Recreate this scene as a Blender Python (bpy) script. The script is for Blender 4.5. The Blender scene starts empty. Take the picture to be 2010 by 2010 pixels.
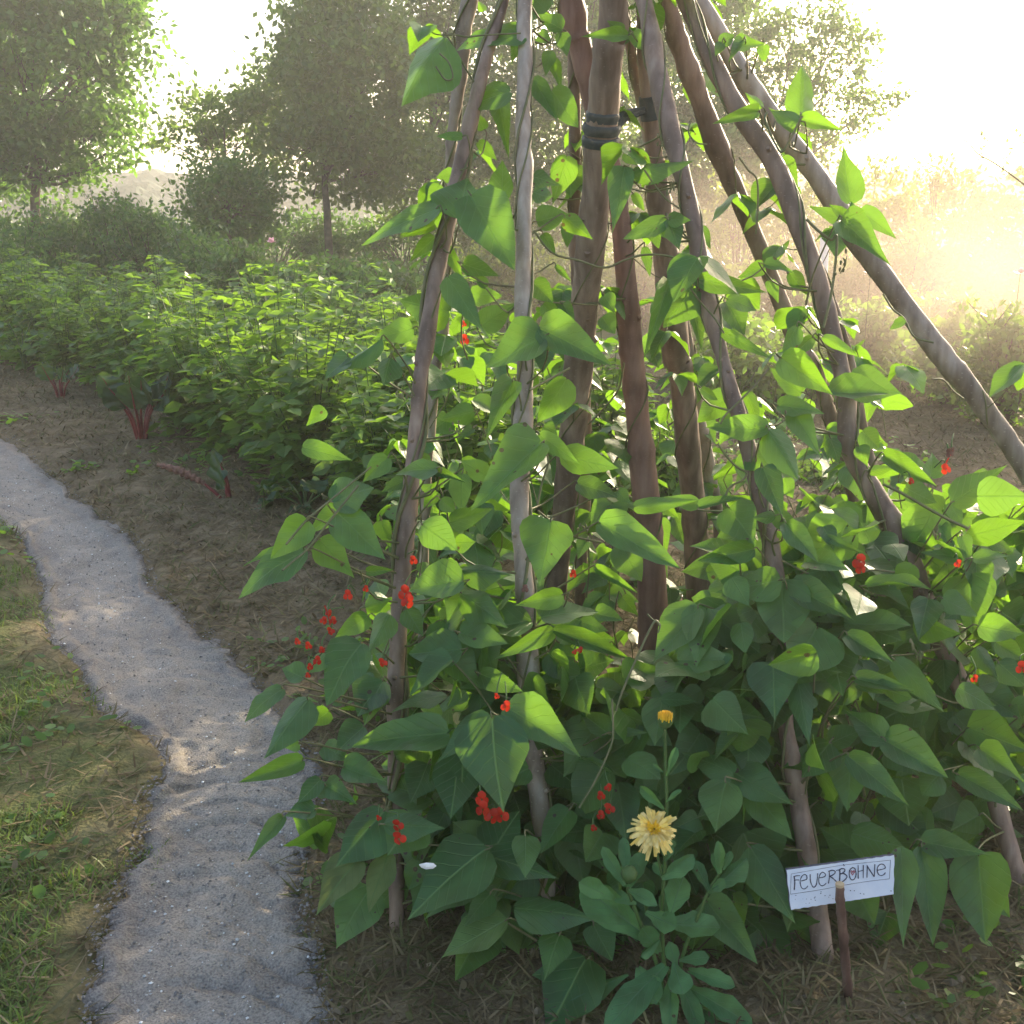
import bpy, math, random
import numpy as np
from mathutils import Vector

rng = np.random.default_rng(7)
random.seed(7)
sc = bpy.context.scene
C = sc.collection

# ------------------------------------------------------------------ camera
H = 1.30                      # eye height
K = H / 1.45
F = 1.072                     # focal length in picture widths
PITCH = math.radians(15.3)
cam_d = bpy.data.cameras.new('camera')
cam = bpy.data.objects.new('camera', cam_d)
C.objects.link(cam)
cam.location = (0, 0, H)
cam.rotation_euler = (math.pi / 2 - PITCH, 0, 0)
cam_d.sensor_width = 36
cam_d.lens = 36 * F
cam_d.clip_start = 0.05
cam_d.clip_end = 2000
sc.camera = cam

# ------------------------------------------------------------------ light
SUN_EL = math.radians(17)
SUN_AZ = math.radians(33)     # clockwise from +Y (towards +X)
world = bpy.data.worlds.new('World')
sc.world = world
world.use_nodes = True
nt = world.node_tree
nt.nodes.clear()
sky = nt.nodes.new('ShaderNodeTexSky')
sky.sky_type = 'NISHITA'
sky.sun_disc = False
sky.sun_elevation = SUN_EL
sky.sun_rotation = SUN_AZ
sky.air_density = 1.0
sky.dust_density = 4.0
sky.ozone_density = 1.0
bg = nt.nodes.new('ShaderNodeBackground')
bg.inputs['Strength'].default_value = 0.15
wo = nt.nodes.new('ShaderNodeOutputWorld')
nt.links.new(sky.outputs['Color'], bg.inputs['Color'])
nt.links.new(bg.outputs[0], wo.inputs[0])

sun_d = bpy.data.lights.new('sun', 'SUN')
sun_d.energy = 3.1
sun_d.angle = math.radians(1.4)
sun_d.color = (1.0, 0.86, 0.62)
sun = bpy.data.objects.new('sun', sun_d)
C.objects.link(sun)
SDIR = Vector((math.sin(SUN_AZ) * math.cos(SUN_EL), math.cos(SUN_AZ) * math.cos(SUN_EL), math.sin(SUN_EL)))
sun.rotation_euler = SDIR.to_track_quat('Z', 'Y').to_euler()
sun.location = SDIR * 60

sc.view_settings.view_transform = 'Standard'
sc.view_settings.look = 'None'
sc.view_settings.gamma = 1
sc.view_settings.exposure = 1.75
sc.cycles.use_denoising = True
sc.cycles.max_bounces = 6
sc.cycles.diffuse_bounces = 3
sc.cycles.glossy_bounces = 2
sc.cycles.transmission_bounces = 4
sc.cycles.volume_bounces = 1
sc.cycles.transparent_max_bounces = 6
sc.cycles.caustics_reflective = False
sc.cycles.caustics_refractive = False
sc.cycles.sample_clamp_indirect = 6

# ------------------------------------------------------------------ pixel <-> place helpers (photo pixels 0..2010)
cp, sp_ = math.cos(PITCH), math.sin(PITCH)
FW = np.array([0, cp, -sp_]); UPV = np.array([0, sp_, cp]); CAMP = np.array([0, 0, H])
FPX = F * 2010

def ray(X, Y):
    return np.array([1.0, 0, 0]) * ((X - 1005) / FPX) + UPV * (-(Y - 1005) / FPX) + FW

def P(X, Y, d):
    """point seen at photo pixel X,Y at camera depth d (in 1.45 m-eye units)"""
    return CAMP + ray(X, Y) * d * K

def G(X, Y, z=0.0):
    """where the ray of X,Y meets height z"""
    r = ray(X, Y)
    return CAMP + r * ((z - H) / r[2])

def W(X, Y, wy):
    """point on the ray at world y = wy"""
    r = ray(X, Y)
    return CAMP + r * (wy / r[1])

def unit(v):
    v = np.asarray(v, float); return v / (np.linalg.norm(v) + 1e-12)

# ------------------------------------------------------------------ mesh building
class MB:
    def __init__(s):
        s.v = []; s.f = []; s.n = 0; s.uv = []; s.c = []
    def add(s, v, f, uv=None, col=None):
        v = np.asarray(v, float).reshape(-1, 3)
        f = np.asarray(f, int)
        s.v.append(v); s.f.append(f + s.n); s.n += len(v)
        s.uv.append(np.zeros((len(v), 2)) if uv is None else np.asarray(uv, float).reshape(-1, 2))
        s.c.append(np.zeros(len(v)) if col is None else np.broadcast_to(np.asarray(col, float), (len(v),)))
    def mesh(s, name, mat, smooth=True):
        me = bpy.data.meshes.new(name)
        v = np.concatenate(s.v); uv = np.concatenate(s.uv); c = np.concatenate(s.c)
        loops = np.concatenate([f.ravel() for f in s.f])
        tot = np.concatenate([np.full(len(f), f.shape[1]) for f in s.f])
        start = np.concatenate([[0], np.cumsum(tot)[:-1]])
        me.vertices.add(len(v)); me.vertices.foreach_set('co', v.ravel())
        me.loops.add(len(loops)); me.loops.foreach_set('vertex_index', loops.astype(np.int32))
        me.polygons.add(len(tot))
        me.polygons.foreach_set('loop_start', start.astype(np.int32))
        me.polygons.foreach_set('loop_total', tot.astype(np.int32))
        me.polygons.foreach_set('use_smooth', np.full(len(tot), smooth))
        u = me.uv_layers.new(name='UVMap')
        u.data.foreach_set('uv', uv[loops].ravel())
        a = me.attributes.new('mask', 'FLOAT', 'POINT')
        a.data.foreach_set('value', c.astype(np.float32))
        me.update(calc_edges=True)
        me.validate()
        if mat: me.materials.append(mat)
        return me
    def build(s, name, mat, parent=None, smooth=True):
        o = bpy.data.objects.new(name, s.mesh(name, mat, smooth))
        C.objects.link(o)
        if parent is not None:
            o.parent = parent
            o.matrix_parent_inverse = parent.matrix_world.inverted() if parent.location.length == 0 else matinv(parent)
        return o

def matinv(p):
    from mathutils import Matrix
    return Matrix.Translation(p.location).inverted()

def tag(o, label=None, cat=None, group=None, kind=None):
    if label: o['label'] = label
    if cat: o['category'] = cat
    if group: o['group'] = group
    if kind: o['kind'] = kind
    return o

def empty(name, loc, label, cat, group=None):
    o = bpy.data.objects.new(name, None)
    o.empty_display_size = 0.1
    C.objects.link(o)
    o.location = tuple(loc)
    return tag(o, label, cat, group)

def copy_thing(o, loc, rz, scale, label):
    c = o.copy(); C.objects.link(c)
    c.location = loc; c.rotation_euler = (0, 0, rz); c.scale = (scale,) * 3 if not hasattr(scale, '__len__') else scale
    if label: c['label'] = label
    for ch in o.children:
        d = ch.copy(); C.objects.link(d); d.parent = c
        for g in ch.children:
            e = g.copy(); C.objects.link(e); e.parent = d
    return c

def tube(mb, pts, rad, seg=8, cap=True, jitter=0.0, uvs=1.0):
    pts = np.asarray(pts, float); n = len(pts)
    rad = np.broadcast_to(np.asarray(rad, float), (n,))
    t = np.gradient(pts, axis=0); t /= np.linalg.norm(t, axis=1)[:, None] + 1e-12
    a = np.array([0.0, 0, 1]) if abs(t[0, 2]) < 0.9 else np.array([1.0, 0, 0])
    u = np.cross(t[0], a); u /= np.linalg.norm(u)
    V = []; UV = []
    L = np.concatenate([[0], np.cumsum(np.linalg.norm(np.diff(pts, axis=0), axis=1))])
    ph = np.linspace(0, 2 * np.pi, seg, endpoint=False)
    for i in range(n):
        u = u - t[i] * np.dot(u, t[i]); u /= np.linalg.norm(u) + 1e-12
        w = np.cross(t[i], u)
        r = rad[i] * (1 + jitter * rng.normal(size=seg))
        V.append(pts[i] + (np.cos(ph) * r)[:, None] * u + (np.sin(ph) * r)[:, None] * w)
        UV.append(np.stack([np.full(seg, L[i] * uvs), ph / 6.283], 1))
    V = np.concatenate(V)
    idx = np.arange(seg); nx = (idx + 1) % seg
    fs = []
    for i in range(n - 1):
        fs.append(np.stack([i * seg + idx, i * seg + nx, (i + 1) * seg + nx, (i + 1) * seg + idx], 1))
    mb.add(V, np.concatenate(fs), np.concatenate(UV))
    if cap:
        for k in (0, n - 1):
            ring = V[k * seg:(k + 1) * seg]
            c = ring.mean(0)
            vv = np.concatenate([ring, [c]])
            ff = np.stack([idx, nx, np.full(seg, seg)], 1)
            if k == 0: ff = ff[:, ::-1]
            mb.add(vv, ff)

def spline(pts, n):
    """Catmull-Rom through pts (any dimension)"""
    pts = np.asarray(pts, float)
    if len(pts) < 3:
        t = np.linspace(0, 1, n)[:, None]
        return pts[0] * (1 - t) + pts[-1] * t
    p = np.concatenate([[2 * pts[0] - pts[1]], pts, [2 * pts[-1] - pts[-2]]])
    m = len(pts) - 1
    out = []
    for q in np.linspace(0, m - 1e-6, n):
        i = int(q); t = q - i
        a, b, c, d = p[i:i + 4]
        out.append(0.5 * ((2 * b) + (-a + c) * t + (2 * a - 5 * b + 4 * c - d) * t * t + (-a + 3 * b - 3 * c + d) * t ** 3))
    return np.array(out)

# ------------------------------------------------------------------ noise for geometry
def vnoise(x, y, seed=0):
    def h(i, j):
        v = np.sin(i * 127.1 + j * 311.7 + seed * 74.7) * 43758.5453
        return v - np.floor(v)
    xi = np.floor(x); yi = np.floor(y); fx = x - xi; fy = y - yi
    fx = fx * fx * (3 - 2 * fx); fy = fy * fy * (3 - 2 * fy)
    return (h(xi, yi) * (1 - fx) + h(xi + 1, yi) * fx) * (1 - fy) + (h(xi, yi + 1) * (1 - fx) + h(xi + 1, yi + 1) * fx) * fy - 0.5

# ------------------------------------------------------------------ materials
def new_mat(name):
    m = bpy.data.materials.new(name); m.use_nodes = True
    m.node_tree.nodes.clear()
    return m, m.node_tree, m.node_tree.nodes, m.node_tree.links

def N(nodes, typ, **kw):
    n = nodes.new(typ)
    for k, v in kw.items():
        if k in n.inputs: n.inputs[k].default_value = v
        else: setattr(n, k, v)
    return n

def ramp(nodes, stops, interp='LINEAR'):
    r = nodes.new('ShaderNodeValToRGB'); r.color_ramp.interpolation = interp
    el = r.color_ramp.elements
    while len(el) < len(stops): el.new(0.5)
    for e, (p, c) in zip(el, stops):
        e.position = p; e.color = (*c, 1)
    return r

def leaf_mat(name, cols, trans, tw=0.45, rough=0.45, spec=0.4, veins=False, vein_col=(0.16, 0.28, 0.08), scale=30, back=None, holes=False):
    """cols: base colour range per leaf; trans: translucent colour"""
    m, t, n, l = new_mat(name)
    geo = n.new('ShaderNodeNewGeometry')
    r = ramp(n, [(i / (len(cols) - 1), c) for i, c in enumerate(cols)])
    l.new(geo.outputs['Random Per Island'], r.inputs[0])
    tc = n.new('ShaderNodeTexCoord')
    nz = N(n, 'ShaderNodeTexNoise', Scale=scale, Detail=2.0)
    l.new(tc.outputs['Object'], nz.inputs['Vector'])
    mr = N(n, 'ShaderNodeMapRange'); mr.inputs['From Min'].default_value = 0.3; mr.inputs['From Max'].default_value = 0.7; mr.inputs['To Min'].default_value = 0.65; mr.inputs['To Max'].default_value = 1.35
    l.new(nz.outputs['Fac'], mr.inputs['Value'])
    mul = n.new('ShaderNodeVectorMath'); mul.operation = 'SCALE'
    l.new(r.outputs[0], mul.inputs[0]); l.new(mr.outputs[0], mul.inputs['Scale'])
    colout = mul.outputs[0]
    bump_h = nz.outputs['Fac']
    trmul = n.new('ShaderNodeVectorMath'); trmul.operation = 'SCALE'
    tr = N(n, 'ShaderNodeRGB'); tr.outputs[0].default_value = (*trans, 1)
    mr2 = N(n, 'ShaderNodeMapRange'); mr2.inputs['To Min'].default_value = 0.75; mr2.inputs['To Max'].default_value = 1.15
    l.new(geo.outputs['Random Per Island'], mr2.inputs['Value'])
    l.new(tr.outputs[0], trmul.inputs[0]); l.new(mr2.outputs[0], trmul.inputs['Scale'])
    trout = trmul.outputs[0]
    if veins:
        uv = n.new('ShaderNodeUVMap'); uv.uv_map = 'UVMap'
        sx = n.new('ShaderNodeSeparateXYZ'); l.new(uv.outputs[0], sx.inputs[0])
        av = N(n, 'ShaderNodeMath', operation='ABSOLUTE'); l.new(sx.outputs[1], av.inputs[0])
        mid = N(n, 'ShaderNodeMapRange'); mid.inputs['From Min'].default_value = 0.015; mid.inputs['From Max'].default_value = 0.045
        mid.inputs['To Min'].default_value = 1; mid.inputs['To Max'].default_value = 0
        l.new(av.outputs[0], mid.inputs['Value'])
        # side veins: u*7 - |v|*2.6 , wobbled
        a = N(n, 'ShaderNodeMath', operation='MULTIPLY'); a.inputs[1].default_value = 6.5; l.new(sx.outputs[0], a.inputs[0])
        b = N(n, 'ShaderNodeMath', operation='MULTIPLY'); b.inputs[1].default_value = 2.3; l.new(av.outputs[0], b.inputs[0])
        c = N(n, 'ShaderNodeMath', operation='SUBTRACT'); l.new(a.outputs[0], c.inputs[0]); l.new(b.outputs[0], c.inputs[1])
        wob = N(n, 'ShaderNodeMath', operation='ADD'); l.new(c.outputs[0], wob.inputs[0])
        nsc = N(n, 'ShaderNodeMath', operation='MULTIPLY'); nsc.inputs[1].default_value = 0.5; l.new(nz.outputs['Fac'], nsc.inputs[0]); l.new(nsc.outputs[0], wob.inputs[1])
        fr = N(n, 'ShaderNodeMath', operation='PINGPONG'); fr.inputs[1].default_value = 0.5; l.new(wob.outputs[0], fr.inputs[0])
        sv = N(n, 'ShaderNodeMapRange'); sv.inputs['From Min'].default_value = 0.02; sv.inputs['From Max'].default_value = 0.07
        sv.inputs['To Min'].default_value = 0.55; sv.inputs['To Max'].default_value = 0
        l.new(fr.outputs[0], sv.inputs['Value'])
        mx = N(n, 'ShaderNodeMath', operation='MAXIMUM'); l.new(mid.outputs[0], mx.inputs[0]); l.new(sv.outputs[0], mx.inputs[1])
        mc = n.new('ShaderNodeMix'); mc.data_type = 'RGBA'
        vf = N(n, 'ShaderNodeMath', operation='MULTIPLY'); vf.inputs[1].default_value = 0.8; l.new(mx.outputs[0], vf.inputs[0])
        l.new(vf.outputs[0], mc.inputs[0]); l.new(colout, mc.inputs[6]); mc.inputs[7].default_value = (*vein_col, 1)
        colout = mc.outputs[2]
        mt = n.new('ShaderNodeMix'); mt.data_type = 'RGBA'
        vf2 = N(n, 'ShaderNodeMath', operation='MULTIPLY'); vf2.inputs[1].default_value = 0.6; l.new(mx.outputs[0], vf2.inputs[0])
        l.new(vf2.outputs[0], mt.inputs[0]); l.new(trout, mt.inputs[6]); mt.inputs[7].default_value = (trans[0] * .45, trans[1] * .5, trans[2] * .5, 1)
        trout = mt.outputs[2]
        add = N(n, 'ShaderNodeMath', operation='MULTIPLY_ADD'); add.inputs[1].default_value = -0.8
        l.new(mx.outputs[0], add.inputs[0]); l.new(nz.outputs['Fac'], add.inputs[2]); bump_h = add.outputs[0]
    if veins:   # brown insect specks and small pale blotches
        vs_ = N(n, 'ShaderNodeTexVoronoi', Scale=42); l.new(tc.outputs['Object'], vs_.inputs['Vector'])
        n5 = N(n, 'ShaderNodeTexNoise', Scale=9, Detail=2.0); l.new(tc.outputs['Object'], n5.inputs['Vector'])
        k5 = N(n, 'ShaderNodeMapRange'); k5.inputs['From Min'].default_value = .52; k5.inputs['From Max'].default_value = .68; k5.inputs['To Min'].default_value = 0; k5.inputs['To Max'].default_value = .2; l.new(n5.outputs['Fac'], k5.inputs['Value'])
        lt = N(n, 'ShaderNodeMath', operation='LESS_THAN'); l.new(vs_.outputs['Distance'], lt.inputs[0]); l.new(k5.outputs[0], lt.inputs[1])
        ms = n.new('ShaderNodeMix'); ms.data_type = 'RGBA'; l.new(lt.outputs[0], ms.inputs[0]); l.new(colout, ms.inputs[6]); ms.inputs[7].default_value = (.10, .085, .035, 1); colout = ms.outputs[2]
        mt5 = n.new('ShaderNodeMix'); mt5.data_type = 'RGBA'; l.new(lt.outputs[0], mt5.inputs[0]); l.new(trout, mt5.inputs[6]); mt5.inputs[7].default_value = (.16, .12, .03, 1); trout = mt5.outputs[2]
    bump = N(n, 'ShaderNodeBump', Strength=0.6 if veins else 0.35, Distance=0.005)
    l.new(bump_h, bump.inputs['Height'])
    pb = N(n, 'ShaderNodeBsdfPrincipled', Roughness=rough)
    pb.inputs['Specular IOR Level'].default_value = spec
    if back:
        mb_ = n.new('ShaderNodeMix'); mb_.data_type = 'RGBA'
        l.new(geo.outputs['Backfacing'], mb_.inputs[0]); l.new(colout, mb_.inputs[6]); mb_.inputs[7].default_value = (*back, 1)
        colout = mb_.outputs[2]
    l.new(colout, pb.inputs['Base Color']); l.new(bump.outputs[0], pb.inputs['Normal'])
    tb = n.new('ShaderNodeBsdfTranslucent'); l.new(trout, tb.inputs[0])
    mixs = n.new('ShaderNodeMixShader'); mixs.inputs[0].default_value = tw
    l.new(pb.outputs[0], mixs.inputs[1]); l.new(tb.outputs[0], mixs.inputs[2])
    o = n.new('ShaderNodeOutputMaterial'); l.new(mixs.outputs[0], o.inputs[0])
    return m

def plain(name, c1, c2, scale=20, rough=0.8, bump=0.3, dist=0.01, stretch=None, spec=0.3, detail=4.0, island=0.0, metal=0):
    m, t, n, l = new_mat(name)
    tc = n.new('ShaderNodeTexCoord')
    nz = N(n, 'ShaderNodeTexNoise', Scale=scale, Detail=detail)
    src = tc.outputs['Object']
    if stretch is not None:
        uv = n.new('ShaderNodeUVMap'); uv.uv_map = 'UVMap'
        mp = n.new('ShaderNodeMapping'); mp.inputs['Scale'].default_value = stretch
        l.new(uv.outputs[0], mp.inputs[0]); src = mp.outputs[0]
    l.new(src, nz.inputs['Vector'])
    r = ramp(n, [(0.3, c1), (0.7, c2)])
    l.new(nz.outputs['Fac'], r.inputs[0])
    col = r.outputs[0]
    if island:
        geo = n.new('ShaderNodeNewGeometry')
        mr = N(n, 'ShaderNodeMapRange'); mr.inputs['To Min'].default_value = 1 - island; mr.inputs['To Max'].default_value = 1 + island
        l.new(geo.outputs['Random Per Island'], mr.inputs['Value'])
        s = n.new('ShaderNodeVectorMath'); s.operation = 'SCALE'; l.new(col, s.inputs[0]); l.new(mr.outputs[0], s.inputs['Scale'])
        col = s.outputs[0]
    b = N(n, 'ShaderNodeBump', Strength=bump, Distance=dist); l.new(nz.outputs['Fac'], b.inputs['Height'])
    pb = N(n, 'ShaderNodeBsdfPrincipled', Roughness=rough); pb.inputs['Specular IOR Level'].default_value = spec
    l.new(col, pb.inputs['Base Color']); l.new(b.outputs[0], pb.inputs['Normal'])
    o = n.new('ShaderNodeOutputMaterial'); l.new(pb.outputs[0], o.inputs[0])
    return m

def bark_mat(name, base, dark, light):
    """smooth hazel bark: long streaks, lenticels, knots"""
    m, t, n, l = new_mat(name)
    tc = n.new('ShaderNodeTexCoord')
    mp = n.new('ShaderNodeMapping'); mp.inputs['Scale'].default_value = (1, 1, 0.16)
    l.new(tc.outputs['Object'], mp.inputs[0])
    n1 = N(n, 'ShaderNodeTexNoise', Scale=45, Detail=5.0); l.new(mp.outputs[0], n1.inputs['Vector'])
    n2 = N(n, 'ShaderNodeTexNoise', Scale=6, Detail=3.0); l.new(tc.outputs['Object'], n2.inputs['Vector'])
    mp3 = n.new('ShaderNodeMapping'); mp3.inputs['Scale'].default_value = (1, 1, 2.2); l.new(tc.outputs['Object'], mp3.inputs[0])
    vo = N(n, 'ShaderNodeTexVoronoi', Scale=70); l.new(mp3.outputs[0], vo.inputs['Vector'])
    r1 = ramp(n, [(0.32, dark), (0.5, base), (0.72, light)]); l.new(n1.outputs['Fac'], r1.inputs[0])
    r2 = ramp(n, [(0.38, (0.6, 0.56, 0.54)), (0.5, (0.95, 0.93, 0.92)), (0.66, (1.2, 1.14, 1.08))]); l.new(n2.outputs['Fac'], r2.inputs[0])
    mul = n.new('ShaderNodeMix'); mul.data_type = 'RGBA'; mul.blend_type = 'MULTIPLY'; mul.inputs[0].default_value = 1
    l.new(r1.outputs[0], mul.inputs[6]); l.new(r2.outputs[0], mul.inputs[7])
    sp = N(n, 'ShaderNodeMapRange'); sp.inputs['From Min'].default_value = 0.08; sp.inputs['From Max'].default_value = 0.2
    sp.inputs['To Min'].default_value = 0.5; sp.inputs['To Max'].default_value = 0
    l.new(vo.outputs['Distance'], sp.inputs['Value'])
    mc = n.new('ShaderNodeMix'); mc.data_type = 'RGBA'
    l.new(sp.outputs[0], mc.inputs[0]); l.new(mul.outputs[2], mc.inputs[6]); mc.inputs[7].default_value = (*light, 1)
    b = N(n, 'ShaderNodeBump', Strength=0.7, Distance=0.003); l.new(n1.outputs['Fac'], b.inputs['Height'])
    pb = N(n, 'ShaderNodeBsdfPrincipled', Roughness=0.6); pb.inputs['Specular IOR Level'].default_value = 0.35
    l.new(mc.outputs[2], pb.inputs['Base Color']); l.new(b.outputs[0], pb.inputs['Normal'])
    o = n.new('ShaderNodeOutputMaterial'); l.new(pb.outputs[0], o.inputs[0])
    return m

M = {}
M['bean'] = leaf_mat('bean_leaf', [(0.024, 0.078, 0.026), (0.042, 0.11, 0.032), (0.032, 0.095, 0.036), (0.07, 0.14, 0.04), (0.035, 0.10, 0.03), (0.085, 0.15, 0.05)],
                     (0.32, 0.64, 0.03), tw=0.32, rough=0.45, spec=0.5, veins=True, scale=25)
M['beanpale'] = leaf_mat('bean_leaf_yellowing', [(0.11, 0.15, 0.06), (0.12, 0.17, 0.055)],
                     (0.36, 0.45, 0.08), tw=0.4, rough=0.55, spec=0.3, veins=True, scale=25)
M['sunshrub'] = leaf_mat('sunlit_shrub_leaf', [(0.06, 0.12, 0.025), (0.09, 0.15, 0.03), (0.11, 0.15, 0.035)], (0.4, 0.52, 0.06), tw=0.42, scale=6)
M['potato'] = leaf_mat('potato_leaf', [(0.042, 0.10, 0.025), (0.065, 0.14, 0.03), (0.08, 0.155, 0.035)], (0.34, 0.6, 0.04), tw=0.4, scale=15, spec=0.4)
M['tree'] = leaf_mat('tree_leaf', [(0.04, 0.095, 0.025), (0.055, 0.125, 0.03), (0.075, 0.14, 0.035)], (0.24, 0.48, 0.05), tw=0.4, scale=4)
M['tree_b'] = leaf_mat('tree_leaf_olive', [(0.05, 0.10, 0.028), (0.065, 0.12, 0.035), (0.085, 0.135, 0.04)], (0.28, 0.46, 0.06), tw=0.38, scale=4)
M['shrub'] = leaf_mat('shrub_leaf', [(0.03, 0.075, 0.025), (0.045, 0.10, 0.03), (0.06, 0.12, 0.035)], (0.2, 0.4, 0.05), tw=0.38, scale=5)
M['grass'] = leaf_mat('grass_blade', [(0.08, 0.15, 0.03), (0.12, 0.19, 0.04), (0.15, 0.19, 0.06), (0.10, 0.19, 0.035)], (0.25, 0.34, 0.06), tw=0.35, scale=10, spec=0.25)
M['straw'] = leaf_mat('dry_clipping', [(0.10, 0.072, 0.04), (0.19, 0.145, 0.085), (0.07, 0.10, 0.03), (0.27, 0.21, 0.13), (0.11, 0.085, 0.045)], (0.14, 0.11, 0.06), tw=0.15, scale=10, spec=0.05, rough=0.9)
M['cal'] = leaf_mat('marigold_leaf', [(0.055, 0.15, 0.06), (0.09, 0.20, 0.085), (0.07, 0.17, 0.06)], (0.3, 0.6, 0.08), tw=0.35, rough=0.6, spec=0.25, veins=True, vein_col=(0.16, 0.28, 0.13), scale=35)
M['chard'] = leaf_mat('chard_leaf', [(0.02, 0.055, 0.022), (0.03, 0.07, 0.028)], (0.2, 0.36, 0.04), tw=0.22, rough=0.3, spec=0.6, scale=30)
M['chardred'] = plain('chard_stalk', (0.11, 0.012, 0.018), (0.24, 0.04, 0.04), scale=30, rough=0.4)
M['deadchard'] = plain('wilted_chard_leaf', (0.10, 0.04, 0.03), (0.28, 0.15, 0.11), scale=60, rough=0.7, bump=0.8)
M['stem'] = plain('green_stem', (0.05, 0.10, 0.025), (0.08, 0.14, 0.04), scale=40, rough=0.55)
M['vine'] = plain('bean_vine', (0.11, 0.13, 0.05), (0.20, 0.18, 0.09), scale=40, rough=0.6)
M['pole'] = bark_mat('pole_bark', (0.25, 0.175, 0.14), (0.16, 0.11, 0.085), (0.34, 0.26, 0.215))
M['polegrey'] = bark_mat('grey_pole_bark', (0.37, 0.30, 0.25), (0.25, 0.195, 0.16), (0.49, 0.42, 0.37))
M['polered'] = bark_mat('reddish_pole_bark', (0.27, 0.15, 0.125), (0.2, 0.105, 0.085), (0.33, 0.2, 0.17))
M['trunk'] = plain('tree_bark', (0.06, 0.045, 0.035), (0.13, 0.10, 0.08), scale=12, rough=0.9, bump=0.8)
M['tie'] = plain('dark_strap', (0.05, 0.06, 0.065), (0.08, 0.09, 0.095), scale=50, rough=0.55, bump=0.4)
M['red'] = leaf_mat('scarlet_petal', [(0.42, 0.012, 0.008), (0.58, 0.035, 0.012)], (0.7, 0.05, 0.015), tw=0.3, scale=30)
M['petal'] = leaf_mat('marigold_petal', [(0.85, 0.66, 0.20), (0.88, 0.72, 0.34), (0.85, 0.62, 0.14)], (0.95, 0.78, 0.2), tw=0.3, scale=60)
M['petalorange'] = leaf_mat('marigold_centre', [(0.85, 0.52, 0.03), (0.88, 0.6, 0.05)], (0.95, 0.6, 0.05), tw=0.25, scale=60)
M['board'] = plain('painted_board', (0.60, 0.64, 0.74), (0.72, 0.74, 0.80), scale=25, rough=0.6, bump=0.15)
M['boardedge'] = plain('board_edge', (0.08, 0.09, 0.13), (0.16, 0.15, 0.18), scale=60, rough=0.8)
M['ink'] = plain('ink', (0.03, 0.028, 0.05), (0.07, 0.06, 0.09), scale=80, rough=0.6)
M['heart'] = plain('red_ink', (0.35, 0.08, 0.10), (0.42, 0.12, 0.14), scale=80, rough=0.6)
M['stakewood'] = bark_mat('stake_bark', (0.17, 0.10, 0.08), (0.09, 0.05, 0.04), (0.28, 0.19, 0.15))
M['cut'] = plain('cut_wood', (0.45, 0.33, 0.2), (0.55, 0.42, 0.28), scale=60)
M['pebble'] = plain('white_pebble', (0.45, 0.44, 0.43), (0.8, 0.8, 0.8), scale=50, rough=0.5, island=0.35)
M['crumb'] = plain('path_crumb', (0.15, 0.14, 0.14), (0.27, 0.25, 0.24), scale=50, rough=0.9, island=0.35)
M['pink'] = leaf_mat('pink_petal', [(0.7, 0.4, 0.5), (0.75, 0.5, 0.6)], (0.8, 0.5, 0.6), tw=0.3)
M['hill'] = plain('wooded_hill', (0.025, 0.045, 0.03), (0.045, 0.07, 0.04), scale=0.15, rough=1, bump=1, dist=3, detail=8)
HAZE=0.0038; DUST=0.26
# ------------------------------------------------------------------ ground, path, hill
D2S = 2010 / 1932
_right = [(-260, 740), (0, 822), (62, 872), (130, 930), (200, 985), (262, 1030), (290, 1098), (330, 1140), (400, 1200), (470, 1268), (535, 1340), (580, 1420), (600, 1500), (588, 1580), (565, 1640), (572, 1700), (590, 1780), (600, 1850), (612, 1932), (640, 2200)]
_left = [(-420, 800), (-200, 880), (0, 985), (52, 1040), (80, 1110), (92, 1200), (150, 1255), (182, 1335), (252, 1372), (300, 1420), (312, 1470), (268, 1530), (262, 1600), (222, 1690), (182, 1760), (186, 1830), (166, 1880), (170, 1932), (150, 2200)]
def edge(pts, n):
    w = np.array([G(x * D2S, y * D2S)[:2] for x, y in pts])
    return spline(w, n)
NS = 420
eR, eL = edge(_right, NS), edge(_left, NS)
_sR = np.argsort(eR[:, 1]); _sL = np.argsort(eL[:, 1])
def xr(y): return np.interp(y, eR[_sR, 1], eR[_sR, 0])
def xl(y): return np.interp(y, eL[_sL, 1], eL[_sL, 0])

def ground_z(x, y):
    near = np.clip(1 - (y - 5) / 6, 0, 1)
    z = 0.03 * vnoise(x * 2.1, y * 2.1, 1) + near * (0.014 * vnoise(x * 11, y * 11, 2) + 0.012 * vnoise(x * 31, y * 31, 3))
    z = z + 0.35 * np.clip((y - 16) / 14, 0, 1) * (1 + vnoise(x * .3, y * .3, 5))
    # the path is worn a little below its edges
    inp = np.clip(np.minimum(xr(y) - x, x - xl(y)) / 0.06, -1, 1)
    z = z - 0.022 * np.clip(inp + 0.3, 0, 1) * near
    z = z + 0.010 * np.exp(-(inp + 0.9) ** 2 / 0.3) * near
    z = z + 0.05 * np.clip((x - xr(y) - .05) / .5, 0, 1) * near
    return z

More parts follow.
